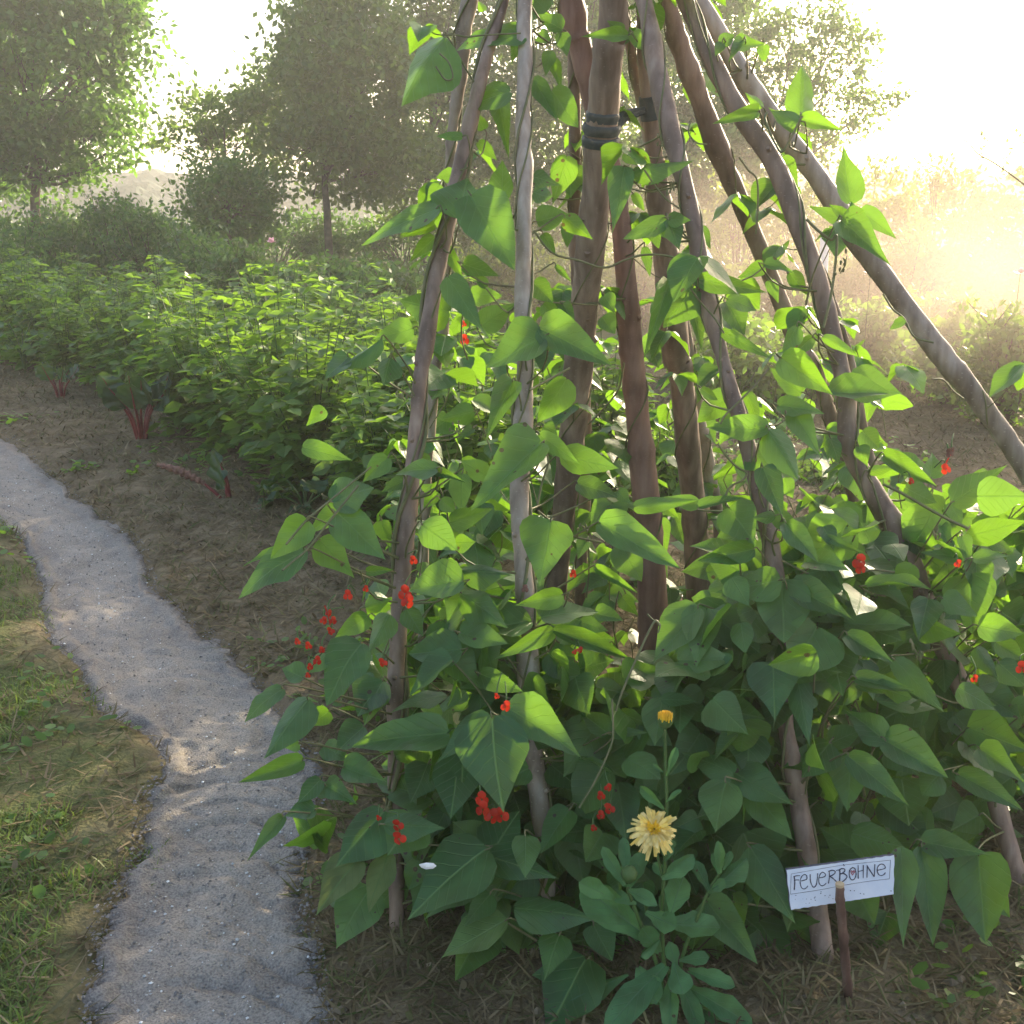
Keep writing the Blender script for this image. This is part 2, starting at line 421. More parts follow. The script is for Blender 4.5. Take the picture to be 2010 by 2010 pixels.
def axis(a, b, step, lim, grow):
    c = list(np.arange(a, b, step)); s = step; x = b
    while x < lim: c.append(x); s *= grow; x += s
    c.append(lim)
    return c
gx_pos = axis(0, 2.2, 0.02, 600, 1.12); gx_neg = axis(0, 2.6, 0.02, 600, 1.12)
gx = np.array([-v for v in gx_neg[::-1]][:-1] + gx_pos)
gy = np.array([-600, -60, -10, -2, 0.0, 0.5] + axis(0.9, 6.5, 0.022, 900, 1.06))
XX, YY = np.meshgrid(gx, gy)
ZZ = ground_z(XX, YY)
lawn = np.clip((xl(YY) - XX) / 0.35 + 0.2, 0, 1) * np.clip((7 - YY) / 2, 0, 1)
field = np.clip((YY - 9) / 6, 0, 1)
maskg = np.maximum(lawn * 0.6, field)
g = MB()
nx_, ny_ = len(gx), len(gy)
ii, jj = np.meshgrid(np.arange(nx_ - 1), np.arange(ny_ - 1))
q = (jj * nx_ + ii).ravel()
g.add(np.stack([XX.ravel(), YY.ravel(), ZZ.ravel()], 1), np.stack([q, q + 1, q + nx_ + 1, q + nx_], 1), col=maskg.ravel())

m, t, n, l = new_mat('ground_soil')
tc = n.new('ShaderNodeTexCoord'); at = N(n, 'ShaderNodeAttribute', attribute_name='mask')
n1 = N(n, 'ShaderNodeTexNoise', Scale=9, Detail=8.0, Roughness=0.7); l.new(tc.outputs['Object'], n1.inputs[0])
n2 = N(n, 'ShaderNodeTexNoise', Scale=1.6, Detail=5.0, Roughness=0.65); l.new(tc.outputs['Object'], n2.inputs[0])
n3 = N(n, 'ShaderNodeTexNoise', Scale=90, Detail=4.0); l.new(tc.outputs['Object'], n3.inputs[0])
soil = ramp(n, [(0.3, (0.09, 0.068, 0.043)), (0.5, (0.175, 0.135, 0.085)), (0.7, (0.26, 0.205, 0.13))]); l.new(n1.outputs[0], soil.inputs[0])
green = ramp(n, [(0.3, (0.06, 0.085, 0.03)), (0.5, (0.11, 0.12, 0.045)), (0.72, (0.2, 0.18, 0.08))]); l.new(n1.outputs[0], green.inputs[0])
ad = N(n, 'ShaderNodeMath', operation='ADD'); l.new(at.outputs['Fac'], ad.inputs[0]); l.new(n2.outputs[0], ad.inputs[1])
mr = N(n, 'ShaderNodeMapRange'); mr.inputs['From Min'].default_value = 0.55; mr.inputs['From Max'].default_value = 0.95; l.new(ad.outputs[0], mr.inputs['Value'])
mx = n.new('ShaderNodeMix'); mx.data_type = 'RGBA'; l.new(mr.outputs[0], mx.inputs[0]); l.new(soil.outputs[0], mx.inputs[6]); l.new(green.outputs[0], mx.inputs[7])
bsum = N(n, 'ShaderNodeMath', operation='ADD'); l.new(n1.outputs[0], bsum.inputs[0]); l.new(n3.outputs[0], bsum.inputs[1])
bp = N(n, 'ShaderNodeBump', Strength=0.8, Distance=0.012); l.new(bsum.outputs[0], bp.inputs['Height'])
pb = N(n, 'ShaderNodeBsdfPrincipled', Roughness=0.95); pb.inputs['Specular IOR Level'].default_value = 0.15
l.new(mx.outputs[2], pb.inputs['Base Color']); l.new(bp.outputs[0], pb.inputs['Normal'])
o = n.new('ShaderNodeOutputMaterial'); l.new(pb.outputs[0], o.inputs[0])
M['ground'] = m
go = g.build('ground', M['ground']); tag(go, 'brown soil with dry clippings and moss', kind='structure')

# path: its own sheet over the worn strip
pm = MB(); NT = 60
ys = np.linspace(0, 1, NT)
pr = eR + np.stack([0.030 * vnoise(np.arange(NS) * .13, 0 * eR[:, 0], 11) + .014 * vnoise(np.arange(NS) * .5, 0 * eR[:, 0], 12), 0 * eR[:, 0]], 1)
pl = eL + np.stack([0.030 * vnoise(np.arange(NS) * .13, 0 * eR[:, 0], 13) + .014 * vnoise(np.arange(NS) * .5, 0 * eR[:, 0], 14), 0 * eR[:, 0]], 1)
GX = pl[:, None, 0] * (1 - ys) + pr[:, None, 0] * ys
GY = pl[:, None, 1] * (1 - ys) + pr[:, None, 1] * ys
GZ = ground_z(GX, GY)
cc = (ys - 0.5) * 2
edgef = np.clip((1 - np.abs(cc)) / 0.08, 0, 1)[None, :]
arc = GY * 1.0 + 0.16 * (cc[None, :] ** 2) * 1.0 + 0.05 * vnoise(GX * 6, GY * 6, 15)
amp = np.clip(vnoise(GX * 2.2, GY * 2.2, 16) * 2.2 + 0.55, 0, 1)
rip = np.maximum(0, np.sin(arc * 62 + 3 * vnoise(GX * 3, GY * 3, 17))) ** 3
GZ = GZ + 0.010 * edgef - 0.001 * (1 - edgef) - 0.010 * rip * amp * edgef * np.clip((4.2 - GY) / 1.5, 0, 1) \
    + 0.007 * vnoise(GX * 5, GY * 5, 18) + 0.003 * vnoise(GX * 26, GY * 26, 19) + 0.003 * vnoise(GX * 70, GY * 70, 20) \
    + 0.012 * np.exp(-((np.abs(cc)[None, :] - 0.8) ** 2) / 0.01)
ii, jj = np.meshgrid(np.arange(NT - 1), np.arange(NS - 1))
q = (jj * NT + ii).ravel()
pm.add(np.stack([GX.ravel(), GY.ravel(), GZ.ravel()], 1), np.stack([q, q + NT, q + NT + 1, q + 1], 1), col=np.broadcast_to(1 - np.abs(cc), GX.shape).ravel())
m, t, n, l = new_mat('ash_path')
tc = n.new('ShaderNodeTexCoord'); at = N(n, 'ShaderNodeAttribute', attribute_name='mask')
n1 = N(n, 'ShaderNodeTexNoise', Scale=5, Detail=8.0, Roughness=0.7); l.new(tc.outputs['Object'], n1.inputs[0])
n2 = N(n, 'ShaderNodeTexNoise', Scale=230, Detail=2.0); l.new(tc.outputs['Object'], n2.inputs[0])
vo = N(n, 'ShaderNodeTexVoronoi', Scale=110); l.new(tc.outputs['Object'], vo.inputs['Vector'])
ad = N(n, 'ShaderNodeMath', operation='MULTIPLY_ADD'); ad.inputs[1].default_value = 0.22; l.new(at.outputs['Fac'], ad.inputs[0]); l.new(n1.outputs[0], ad.inputs[2])
col = ramp(n, [(0.35, (0.18, 0.16, 0.15)), (0.6, (0.27, 0.24, 0.21)), (0.8, (0.34, 0.30, 0.26))]); l.new(ad.outputs[0], col.inputs[0])
spk = ramp(n, [(0.3, (0.6, 0.6, 0.62)), (0.5, (1, 1, 1)), (0.7, (1.3, 1.3, 1.3))]); l.new(n2.outputs[0], spk.inputs[0])
mu = n.new('ShaderNodeMix'); mu.data_type = 'RGBA'; mu.blend_type = 'MULTIPLY'; mu.inputs[0].default_value = 1
l.new(col.outputs[0], mu.inputs[6]); l.new(spk.outputs[0], mu.inputs[7])
bs = N(n, 'ShaderNodeMath', operation='MULTIPLY_ADD'); bs.inputs[1].default_value = 0.6; l.new(n2.outputs[0], bs.inputs[0]); l.new(n1.outputs[0], bs.inputs[2])
bp = N(n, 'ShaderNodeBump', Strength=0.8, Distance=0.008); l.new(bs.outputs[0], bp.inputs['Height'])
pb = N(n, 'ShaderNodeBsdfPrincipled', Roughness=0.9); pb.inputs['Specular IOR Level'].default_value = 0.2
l.new(mu.outputs[2], pb.inputs['Base Color']); l.new(bp.outputs[0], pb.inputs['Normal'])
o = n.new('ShaderNodeOutputMaterial'); l.new(pb.outputs[0], o.inputs[0])
tag(pm.build('path', m), 'grey ash and sand footpath with white grit', kind='structure')

# far wooded hill
hm = MB()
az = np.linspace(math.radians(-70), math.radians(70), 260)
rows = []
for k, (dist, hh) in enumerate([(75, 0), (90, 2.2), (105, 3.4), (120, 3.9), (180, 3), (260, -2)]):
    r_ = dist
    zz = hh * (1 + 0.1 * vnoise(az * 7, az * 0, 31)) + (0.5 * vnoise(az * 200, az * 0 + k, 32) if 0 < k < 5 else 0)
    rows.append(np.stack([np.sin(az) * r_, np.cos(az) * r_, zz], 1))
V = np.concatenate(rows); nn = len(az)
ii, jj = np.meshgrid(np.arange(nn - 1), np.arange(len(rows) - 1)); q = (jj * nn + ii).ravel()
hm.add(V, np.stack([q, q + 1, q + nn + 1, q + nn], 1))
tag(hm.build('hill', M['hill']), 'low wooded hill on the horizon', kind='structure')

fw = MB()
for _ in range(1500):
    a_ = rng.uniform(-.62, .62); r_ = rng.uniform(84, 118); z_ = np.interp(r_, [84, 118], [1.0, 3.6]) + rng.uniform(-.3, .4)
    s_ = rng.uniform(.7, 1.7); c_ = np.array([math.sin(a_) * r_, math.cos(a_) * r_, z_])
    tube(fw, [c_ + np.array([rng.normal(0, .1) * s_, 0, k_ * s_]) for k_ in (-1, -.6, 0, .55, .9, 1.05)], np.array([.4, .9, 1.05, .85, .45, .05]) * s_, 8, False, .16)
tag(fw.build('distant_wood', M['hill'], smooth=False), 'far off wood covering the low hill', 'wood', kind='stuff')

# ------------------------------------------------------------------ scattered thin stuff on the ground
def blades(npts, xs, ys_, zs, length, width, lean, curl, ang=None):
    """curved tapering blades, 2 segments, vectorised"""
    n_ = len(xs)
    a = rng.uniform(0, 2 * np.pi, n_) if ang is None else ang
    dx, dy = np.cos(a), np.sin(a)
    sx, sy = -dy, dx
    base = np.stack([xs, ys_, zs], 1)
    d = np.stack([dx, dy, 0 * dx], 1); s = np.stack([sx, sy, 0 * sx], 1); z = np.array([0, 0, 1.0])
    L = length[:, None]; w = width[:, None]
    up = np.cos(lean)[:, None]; out = np.sin(lean)[:, None]
    p0 = base; p1 = base + (d * out + z * up) * L * 0.55
    l2 = np.minimum(lean + curl, 1.75)
    p2 = p1 + (d * np.sin(l2)[:, None] + z * np.cos(l2)[:, None]) * L * 0.45
    V = np.stack([p0 - s * w, p0 + s * w, p1 + s * w * .8, p1 - s * w * .8, p2], 1).reshape(-1, 3)
    k = np.arange(n_) * 5
    return V, np.stack([k, k + 1, k + 2, k + 3], 1), np.stack([k + 3, k + 2, k + 4], 1)

def scatter(name, mat, xs, ys_, length, width, lean, curl, label, lift=0.0):
    mb = MB()
    V, Q, T = blades(len(xs), xs, ys_, ground_z(xs, ys_) + lift, length, width, lean, curl)
    mb.v.append(V); mb.uv.append(np.zeros((len(V), 2))); mb.c.append(np.zeros(len(V))); mb.f.append(Q); mb.f.append(T); mb.n += len(V)
    return tag(mb.build(name, mat, smooth=False), label, name.replace('_', ' '), kind='stuff')

def on_path(x, y, pad=0.0): return (x > xl(y) - pad) & (x < xr(y) + pad)
n_ = 170000
y = 1.0 + 6.5 * rng.random(n_) ** 1.5; x = xl(y) - 2.2 * rng.random(n_) + 0.05
dens = vnoise(x * 3.5, y * 3.5, 41) + 0.7 * vnoise(x * 9, y * 9, 42) + 0.9 * np.clip((xl(y) - x) - 0.25, -.25, .45)
ok = (dens > 0.05 - 0.25 * rng.random(n_)) & (x > -4)
x, y = x[ok], y[ok]
scatter('lawn_grass', M['grass'], x, y, rng.uniform(.014, .05, len(x)), rng.uniform(.0009, .0024, len(x)), rng.uniform(.3, 1.5, len(x)), rng.uniform(0, .9, len(x)), 'short mown grass left of the grey path')
# dry clippings over all the bare soil
n_ = 200000
y = 1.0 + 9 * rng.random(n_) ** 1.5; x = rng.uniform(-4.5, 3.0, n_) * np.clip(y / 4, 0.55, 1.6)
ok = ~on_path(x, y, -0.012) & ((x > xl(y)) | (rng.random(n_) < .35)) & (vnoise(x * 4, y * 4, 43) > -.35 + .2 * rng.random(n_) - .1)
x, y = x[ok], y[ok]
scatter('dry_clippings', M['straw'], x, y, rng.uniform(.015, .06, len(x)) * (1 + .12 * y), rng.uniform(.0008, .0022, len(x)) * (1 + .2 * y), rng.uniform(1.0, 1.6, len(x)), rng.uniform(-.1, .3, len(x)), 'dry mown clippings lying on the brown soil', 0.003)
# a few clippings and longer dry stalks
n_ = 260
y = 1.1 + 5.0 * rng.random(n_) ** 1.4; x = rng.uniform(-2.6, 2.2, n_)
ok = ~on_path(x, y, -0.02); x, y = x[ok], y[ok]
scatter('dry_stalks', M['straw'], x, y, rng.uniform(.08, .2, len(x)), rng.uniform(.001, .002, len(x)), rng.uniform(1.2, 1.55, len(x)), rng.uniform(0, .25, len(x)), 'longer pale dry stalks lying about', 0.006)
# green weeds: small round leaves in patches
def weed_patch(n_, xs, ys_, size, tilt):
    V = []; 
    a = rng.uniform(0, 6.28, n_); s = rng.uniform(.5, 1.2, n_) * size
    th = np.linspace(0, 2 * np.pi, 7)[:-1]
    ring = np.stack([np.cos(th), 0.62 * np.sin(th)], 1)
    tx, ty = rng.normal(0, tilt, n_), rng.normal(0, tilt, n_)
    px = (ring[None, :, 0] * np.cos(a)[:, None] - ring[None, :, 1] * np.sin(a)[:, None]) * s[:, None]
    py = (ring[None, :, 0] * np.sin(a)[:, None] + ring[None, :, 1] * np.cos(a)[:, None]) * s[:, None]
    pz = px * tx[:, None] + py * ty[:, None]
    z0 = ground_z(xs, ys_) + rng.uniform(.004, .03, n_)
    V = np.stack([xs[:, None] + px, ys_[:, None] + py, z0[:, None] + pz], 2).reshape(-1, 3)
    k = np.arange(n_) * 6
    return V, np.stack([k, k + 1, k + 2, k + 3], 1), np.stack([k, k + 3, k + 4, k + 5], 1)
n_ = 16000
y = 1.0 + 6 * rng.random(n_) ** 1.3; x = rng.uniform(-3.5, 2.2, n_)
den = vnoise(x * 2.6, y * 2.6, 44) + .5 * vnoise(x * 8, y * 8, 45) + np.where(x < xl(y), 0.14, -.04)
ok = ~on_path(x, y, 0.0) & (den > .16); x, y = x[ok], y[ok]
mb = MB(); V, Q, T = weed_patch(len(x), x, y, .012 + .002 * y, .35)
mb.v.append(V); mb.uv.append(np.zeros((len(V), 2))); mb.c.append(np.zeros(len(V))); mb.f += [Q, T]; mb.n += len(V)
tag(mb.build('small_weeds', M['potato'], smooth=False), 'low green clover and weeds in patches beside the path', 'weeds', kind='stuff')

# pebbles and crumbs on the path
def stones(name, mat, n_, smin, smax, edge_bias, label, pw=1.6):
    y = 1.0 + 7.5 * rng.random(n_) ** pw; t_ = rng.random(n_)
    if edge_bias: t_ = np.where(rng.random(n_) < .6, np.where(rng.random(n_) < .5, .10 * rng.random(n_) - .045, 1.045 - .12 * rng.random(n_)), t_)
    x = xl(y) * (1 - t_) + xr(y) * t_
    s = smin + (smax - smin) * rng.random(n_) ** 3.2
    base = np.array([[1, 0, 0], [0, 1, 0], [-1, 0, 0], [0, -1, 0], [0, 0, 1], [0, 0, -1]], float)
    j = base[None] * rng.uniform(.55, 1.2, (n_, 6, 1)) * np.array([1, .8, .6])
    a = rng.uniform(0, 6.28, n_); ca, sa = np.cos(a)[:, None], np.sin(a)[:, None]
    jx = j[:, :, 0] * ca - j[:, :, 1] * sa; jy = j[:, :, 0] * sa + j[:, :, 1] * ca
    V = np.stack([x[:, None] + jx * s[:, None], y[:, None] + jy * s[:, None], (path_z(x, y) + s * .3)[:, None] + j[:, :, 2] * s[:, None]], 2).reshape(-1, 3)
    F0 = np.array([[0, 1, 4], [1, 2, 4], [2, 3, 4], [3, 0, 4], [1, 0, 5], [2, 1, 5], [3, 2, 5], [0, 3, 5]])
    Fx = (np.arange(n_)[:, None, None] * 6 + F0[None]).reshape(-1, 3)
    mb = MB(); mb.add(V, Fx)
    tag(mb.build(name, mat, smooth=False), label, name.replace('_', ' '), kind='stuff')
def path_z(x, y):
    return ground_z(x, y) + .012
stones('white_pebbles', M['pebble'], 2400, .0012, .0058, False, 'tiny white pebbles and shell grit scattered on the path')
stones('path_crumbs', M['crumb'], 16000, .0012, .006, True, 'grey crumbs and grit of the ash path')

# clods of earth and fallen leaf litter
n_ = 5000
y = 1.0 + 7 * rng.random(n_) ** 1.5; x = rng.uniform(-2.6, 2.2, n_) * np.clip(y / 3, .6, 1.5); ok = ~on_path(x, y, 0.01) & ((x > xr(y)) | (rng.random(n_) < .12)); x, y = x[ok], y[ok]; n_ = len(x)
s = .003 + .016 * rng.random(n_) ** 4
base = np.array([[1, 0, 0], [0, 1, 0], [-1, 0, 0], [0, -1, 0], [0, 0, 1], [0, 0, -1]], float)
j = base[None] * rng.uniform(.55, 1.25, (n_, 6, 1)) * np.array([1, .85, .6])
V = (np.stack([x, y, ground_z(x, y) + s * .2], 1)[:, None] + j * s[:, None, None]).reshape(-1, 3)
F0 = np.array([[0, 1, 4], [1, 2, 4], [2, 3, 4], [3, 0, 4], [1, 0, 5], [2, 1, 5], [3, 2, 5], [0, 3, 5]])
mb = MB(); mb.add(V, (np.arange(n_)[:, None, None] * 6 + F0[None]).reshape(-1, 3))
M['clod'] = plain('earth_clod', (0.08, 0.062, 0.042), (0.19, 0.15, 0.10), scale=60, rough=.95, island=.4)
tag(mb.build('earth_clods', M['clod'], smooth=False), 'small clods of dry brown earth', 'clods', kind='stuff')
n_ = 1200
y = 1.05 + 6 * rng.random(n_) ** 1.5; x = rng.uniform(-2.2, 2.2, n_) * np.clip(y / 3, .6, 1.5); ok = ~on_path(x, y, 0.0); x, y = x[ok], y[ok]
mb = MB(); V, Q, T = weed_patch(len(x), x, y, .009, .6)
mb.v.append(V); mb.uv.append(np.zeros((len(V), 2))); mb.c.append(np.zeros(len(V))); mb.f += [Q, T]; mb.n += len(V)
tag(mb.build('leaf_litter', M['straw'], smooth=False), 'dry curled leaf litter on the soil', 'litter', kind='stuff')
# ------------------------------------------------------------------ teepee poles
def pw(lst, x0, y0, s):
    return [(x0 + a * s, y0 + b * s, (w * s if w else None)) for a, b, w in lst]
Z2 = lambda l_: pw(l_, 700, 0, 700 / 1932)
Z3 = lambda l_: pw(l_, 1300, 0, 710 / 1932)
Z6 = lambda l_: pw(l_, 600, 700, 800 / 1932)
Z7 = lambda l_: pw(l_, 1300, 700, 710 / 1932)
Z8 = lambda l_: pw(l_, 600, 1350, 700 / 1932)
Z9 = lambda l_: pw(l_, 1300, 1300, 710 / 1932)

def pole_depth(Y, top=(-450, 2.5), base=None):
    (y0, d0), (y1, d1) = top, base
    return 1 / (1 / d0 + (1 / d1 - 1 / d0) * (Y - y0) / (y1 - y0))

POLES = {}
teepee = empty('bean_teepee', G(1290, 1560), 'tall teepee of weathered grey brown poles with beans climbing it', 'bean teepee')
def make_pole(key, pts, mat, base, topd=2.5, label=None, knots=3, extend=True):
    """base = (Y, depth) of the foot in 1.45 m-eye units"""
    pts = [p_ for p_ in pts]
    if extend:
        # run on above the picture towards the apex
        a, b = pts[1], pts[0]
        sl = (b[0] - a[0]) / (b[1] - a[1])
        x1 = b[0] + sl * (-500 - b[1])
        x1 = 0.55 * x1 + 0.45 * (1090 + (b[0] - 1100) * -.12)
        pts = [(x1, -520, (b[2] or 30) * .85)] + pts
    arr = np.array([(x, y, w if w else np.nan) for x, y, w in pts], float)
    okw = ~np.isnan(arr[:, 2])
    arr[:, 2] = np.interp(arr[:, 1], arr[okw, 1], arr[okw, 2])
    s = spline(arr, 70)
    P3 = []; R = []
    for X, Y, w in s:
        d = pole_depth(Y, (-450, topd), base)
        P3.append(P(X, Y, d)); R.append(w / 2 / FPX * d * K)
    P3 = np.array(P3); R = np.array(R)
    if P3[-1, 2] > 0: 
        dirn = P3[-1] - P3[-4]; dirn /= np.linalg.norm(dirn)
        kk = (P3[-1, 2] + .06) / -dirn[2]
        P3 = np.concatenate([P3, [P3[-1] + dirn * kk * .5, P3[-1] + dirn * kk]]); R = np.concatenate([R, [R[-1]] * 2])
    R = R * (1 + .04 * rng.normal(size=len(R)))
    for _ in range(knots):
        k = rng.integers(6, len(R) - 6); R[k] *= 1.16; R[k + 1] *= 1.08
    POLES[key] = (P3, R)
    mb = MB(); tube(mb, P3, R, 14, True, .03)
    for _ in range(3):   # cut side-branch stubs
        k = rng.integers(8, len(R) - 10); a_ = rng.uniform(3.3, 6.1); d_ = unit([math.cos(a_), math.sin(a_), .7])
        tube(mb, [P3[k], P3[k] + d_ * R[k] * 1.12, P3[k] + d_ * R[k] * 1.4], [R[k] * .42, R[k] * .3, R[k] * .22], 8)
    o = mb.build('pole', mat, teepee)
    if label: o['label'] = label
    return o

make_pole('L', Z2([(800, 0, 52), (735, 200, 60), (640, 560, 75), (560, 900, 85), (490, 1230, 85), (430, 1500, 88), (378, 1850, 92)]) +
          Z6([(540, 120, 68), (520, 400, 72), (490, 700, 82), (462, 1000, 80), (440, 1300, 80), (425, 1600, 82)]) + Z8([(490, 300, 92), (488, 800, 90), (495, 1295, 80)]),
          M['pole'], (1830, 2.28), label='left front pole with a thick stem twisted round it')
make_pole('La', Z2([(612, 0, 85), (580, 250, 78), (555, 450, 72), (520, 700, 60), (508, 850, 55), (500, 1100, 55), (480, 1500, 58), (465, 1850, 62)]) + Z6([(615, 60, 52), (595, 300, 52), (570, 600, 50), (560, 1000, 46)]),
          M['polegrey'], (1290, 3.7))
make_pole('C', Z2([(912, 0, 80), (915, 300, 82), (900, 620, 82), (912, 900, 85), (905, 1300, 88), (900, 1700, 90)]) +
          Z6([(1040, 120, 78), (1030, 320, 88), (1012, 650, 88), (1025, 900, 86), (1040, 1150, 92), (1052, 1450, 108)]) + Z8([(1225, 280, 108), (1268, 650, 105), (1305, 1000, 100), (1290, 1350, 95), (1290, 1700, 95)]),
          M['polegrey'], (1960, 2.16), label='pale grey front pole standing almost upright')
make_pole('T', Z2([(1390, 0, 165), (1365, 250, 165), (1335, 600, 175), (1300, 1000, 165), (1255, 1450, 155), (1220, 1800, 145)]) + Z6([(1288, 100, 135), (1250, 500, 122), (1210, 850, 105), (1180, 1200, 95), (1150, 1600, 72)]),
          M['pole'], (1330, 3.55), topd=2.35, label='thickest pole with a dark strap round it', knots=1)
make_pole('R', Z2([(1160, 0, 130), (1215, 260, 125), (1300, 620, 115), (1400, 1000, 105), (1445, 1350, 112), (1480, 1800, 130)]) + Z6([(1555, 100, 112), (1590, 450, 125), (1625, 800, 130), (1645, 1200, 145), (1660, 1500, 140)]),
          M['polered'], (1370, 3.5), label='reddish brown pole crossing behind the thickest one')
make_pole('g', Z2([(1555, 0, 95), (1620, 350, 105), (1700, 700, 105), (1790, 1050, 95), (1850, 1350, 95), (1895, 1600, 90)]) + Z7([(320, 0, 75), (375, 200, 80), (440, 420, 85), (500, 650, 88), (560, 900, 92), (600, 1130, 95), (640, 1500, 80)]) +
          Z9([(660, 330, 85), (700, 530, 90), (745, 850, 105), (800, 1150, 112), (845, 1450, 115), (885, 1800, 118)]),
          M['pole'], (1961, 2.1), label='front pole whose foot stands behind the name sign')
make_pole('b', Z2([(1530, -100, 75), (1560, 300, 85), (1600, 700, 90), (1640, 1100, 130), (1690, 1500, 150), (1730, 1932, 150)]) + Z7([(95, 50, 128), (130, 400, 130), (170, 850, 130), (200, 1250, 135), (215, 1500, 130)]),
          M['pole'], (1290, 3.7), label='dark straight pole at the back of the teepee', knots=1)
make_pole('s', Z3([(0, -60, 85), (80, 200, 105), (160, 420, 110), (320, 850, 108), (450, 1150, 95), (580, 1480, 88), (730, 1850, 90)]) + Z7([(800, 30, 78), (870, 230, 72), (910, 360, 68), (1010, 700, 66), (1100, 1050, 60)]),
          M['pole'], (1290, 3.6))
make_pole('r', Z3([(120, 0, 90), (230, 250, 95), (400, 580, 100), (600, 880, 108), (735, 1230, 105), (850, 1550, 98), (925, 1850, 98)]) +
          Z7([(980, 200, 92), (1000, 480, 110), (1125, 720, 112), (1245, 920, 128), (1350, 1150, 110), (1400, 1290, 105), (1500, 1540, 108)]) + Z9([(1650, 260, 100), (1720, 500, 95), (1800, 800, 95), (1880, 1080, 90), (1945, 1350, 82)]),
          M['pole'], (1800, 2.35), label='crooked right pole with a knobbly bend')
make_pole('f', Z3([(230, 60, 95), (330, 220, 100), (450, 430, 108), (640, 700, 110), (850, 980, 112), (1050, 1290, 112), (1250, 1570, 112), (1500, 1905, 122)]) + Z7([(1620, 140, 112), (1790, 370, 108), (1930, 580, 110)]) + [(2120, 1100, 42), (2300, 1350, 42), (2420, 1560, 42)],
          M['polegrey'], (1560, 2.85), label='pale pole leaning out to the right edge', knots=2)
make_pole('p', Z3([(190, 0, 45), (240, 110, 50), (330, 300, 50), (395, 440, 48), (470, 640, 48), (650, 1000, 45), (870, 1500, 42), (1000, 1905, 42)]) + Z7([(1080, 400, 45), (1200, 1000, 45)]),
          M['pole'], (1250, 3.4))
make_pole('q', Z7([(130, -100, 60), (200, 350, 68), (240, 550, 72), (295, 850, 66), (350, 1200, 60)]), M['polegrey'], (1230, 3.85))
make_pole('l', [(1122, 0, 26), (1128, 220, 24), (1130, 500, 22), (1145, 720, 24), (1150, 900, 22), (1140, 1150, 22)], M['pole'], (1270, 3.75))

# strap round the thickest pole, its tail running to the pole behind
def pole_at(key, Y):
    P3, R = POLES[key]
    rel = P3 - CAMP
    dep = rel @ FW
    YY_ = 1005 - (rel @ UPV) / dep * FPX
    k = np.argmin(np.abs(YY_ - Y))
    return P3[k], R[k], k
mb = MB()
for (yy, w) in ((250, 1.16),):
    ka = pole_at('T', 228)[2]; kb = pole_at('T', 292)[2]
    P3, R = POLES['T']
    a, b = P3[ka], P3[kb]; r0 = R[ka]
    pts = [a + (b - a) * t for t in np.linspace(0, 1, 12)]
    rr = [r0 * v for v in (1.02, 1.10, 1.14, 1.12, 1.16, 1.13, 1.17, 1.14, 1.16, 1.13, 1.09, 1.02)]
    for q0 in (0, 4, 8):
        tube(mb, [pts[q0] - (pts[1] - pts[0]) * .3] + pts[q0:q0 + 4], [rr[q0] * v for v in (1.0, 1.05, 1.07, 1.02, .98)], 20, True, .02)
    c2 = pole_at('b', 215)[0]; c0 = pole_at('T', 255)[0]; dr_ = unit(c2 - c0)
    sp3 = spline([c0 + dr_ * .02, c0 + dr_ * .055 + [0, 0, .006], (c0 + c2) / 2 + [0, 0, .012], c2 - dr_ * .02], 14)
    for o3_ in (-.006, 0, .006): tube(mb, sp3 + np.array([0, 0, 1]) * (o3_ * np.linspace(2.2, .8, 14))[:, None], np.linspace(.010, .004, 14), 7)
    kk = pole_at('b', 218)[2]; Pb, Rb = POLES['b']
    tube(mb, [Pb[kk - 1], Pb[kk] , Pb[kk + 1]], Rb[kk] * 1.18, 16)
mb.build('strap', M['tie'], teepee)

# ------------------------------------------------------------------ bean leaves
HU = np.array([0, .02, .07, .15, .25, .37, .5, .63, .76, .87, .95, 1.0])
HW = np.array([0.05, .36, .72, .94, 1.0, .95, .80, .60, .38, .20, .07, 0.0])
HV = np.array([-1, -.66, -.33, 0, .33, .66, 1.0])
def leaf_geo(B, T, side, nrm, fold, droop, wave, seed, skew=0.0):
    """B base, T tip, side = half width vector, nrm unit normal"""
    L = np.linalg.norm(T - B)
    ax = T - B
    U, V = np.meshgrid(HU, HV, indexing='ij')
    pw_ = 0.82 + 0.36 * (0.5 + 0.5 * math.sin(seed * 37.7)); sh_ = 0.12 * math.sin(seed * 91.3)
    wv = (np.interp(np.clip(HU + sh_ * HU * (1 - HU) * 2, 0, 1), HU, HW) ** pw_)[:, None] * np.ones_like(V)
    asym = 1 + skew * np.sign(V)
    # cordate base: outer edge runs a little back behind the petiole
    back = -0.055 * np.exp(-((U - .05) / .07) ** 2) * np.abs(V) ** 1.5
    sx = V * wv * asym
    off = 0.012 * np.sin(U * 34 - np.abs(V) * 8) * (np.abs(V) > .2) * wv + fold * np.abs(sx) - droop * (U ** 2) * 1.0 + wave * np.sin(U * 9 + seed) * np.abs(sx) * np.sign(V + .01) + wave * .6 * np.cos(U * 5 + seed * 2)
    edge_n = (vnoise(U * 8 + seed * 13, V * 0, 3) * .06) * (np.abs(V) > .9)
    sx = sx * (1 + edge_n)
    pos = B + (U + back)[..., None] * ax + sx[..., None] * side + (off * L)[..., None] * nrm
    n1, n2 = len(HU), len(HV)
    ii, jj = np.meshgrid(np.arange(n1 - 1), np.arange(n2 - 1), indexing='ij')
    q = (ii * n2 + jj).ravel()
    F_ = np.stack([q, q + 1, q + n2 + 1, q + n2], 1)
    return pos.reshape(-1, 3), F_, np.stack([U, sx], -1).reshape(-1, 2)

SD = np.array(SDIR)

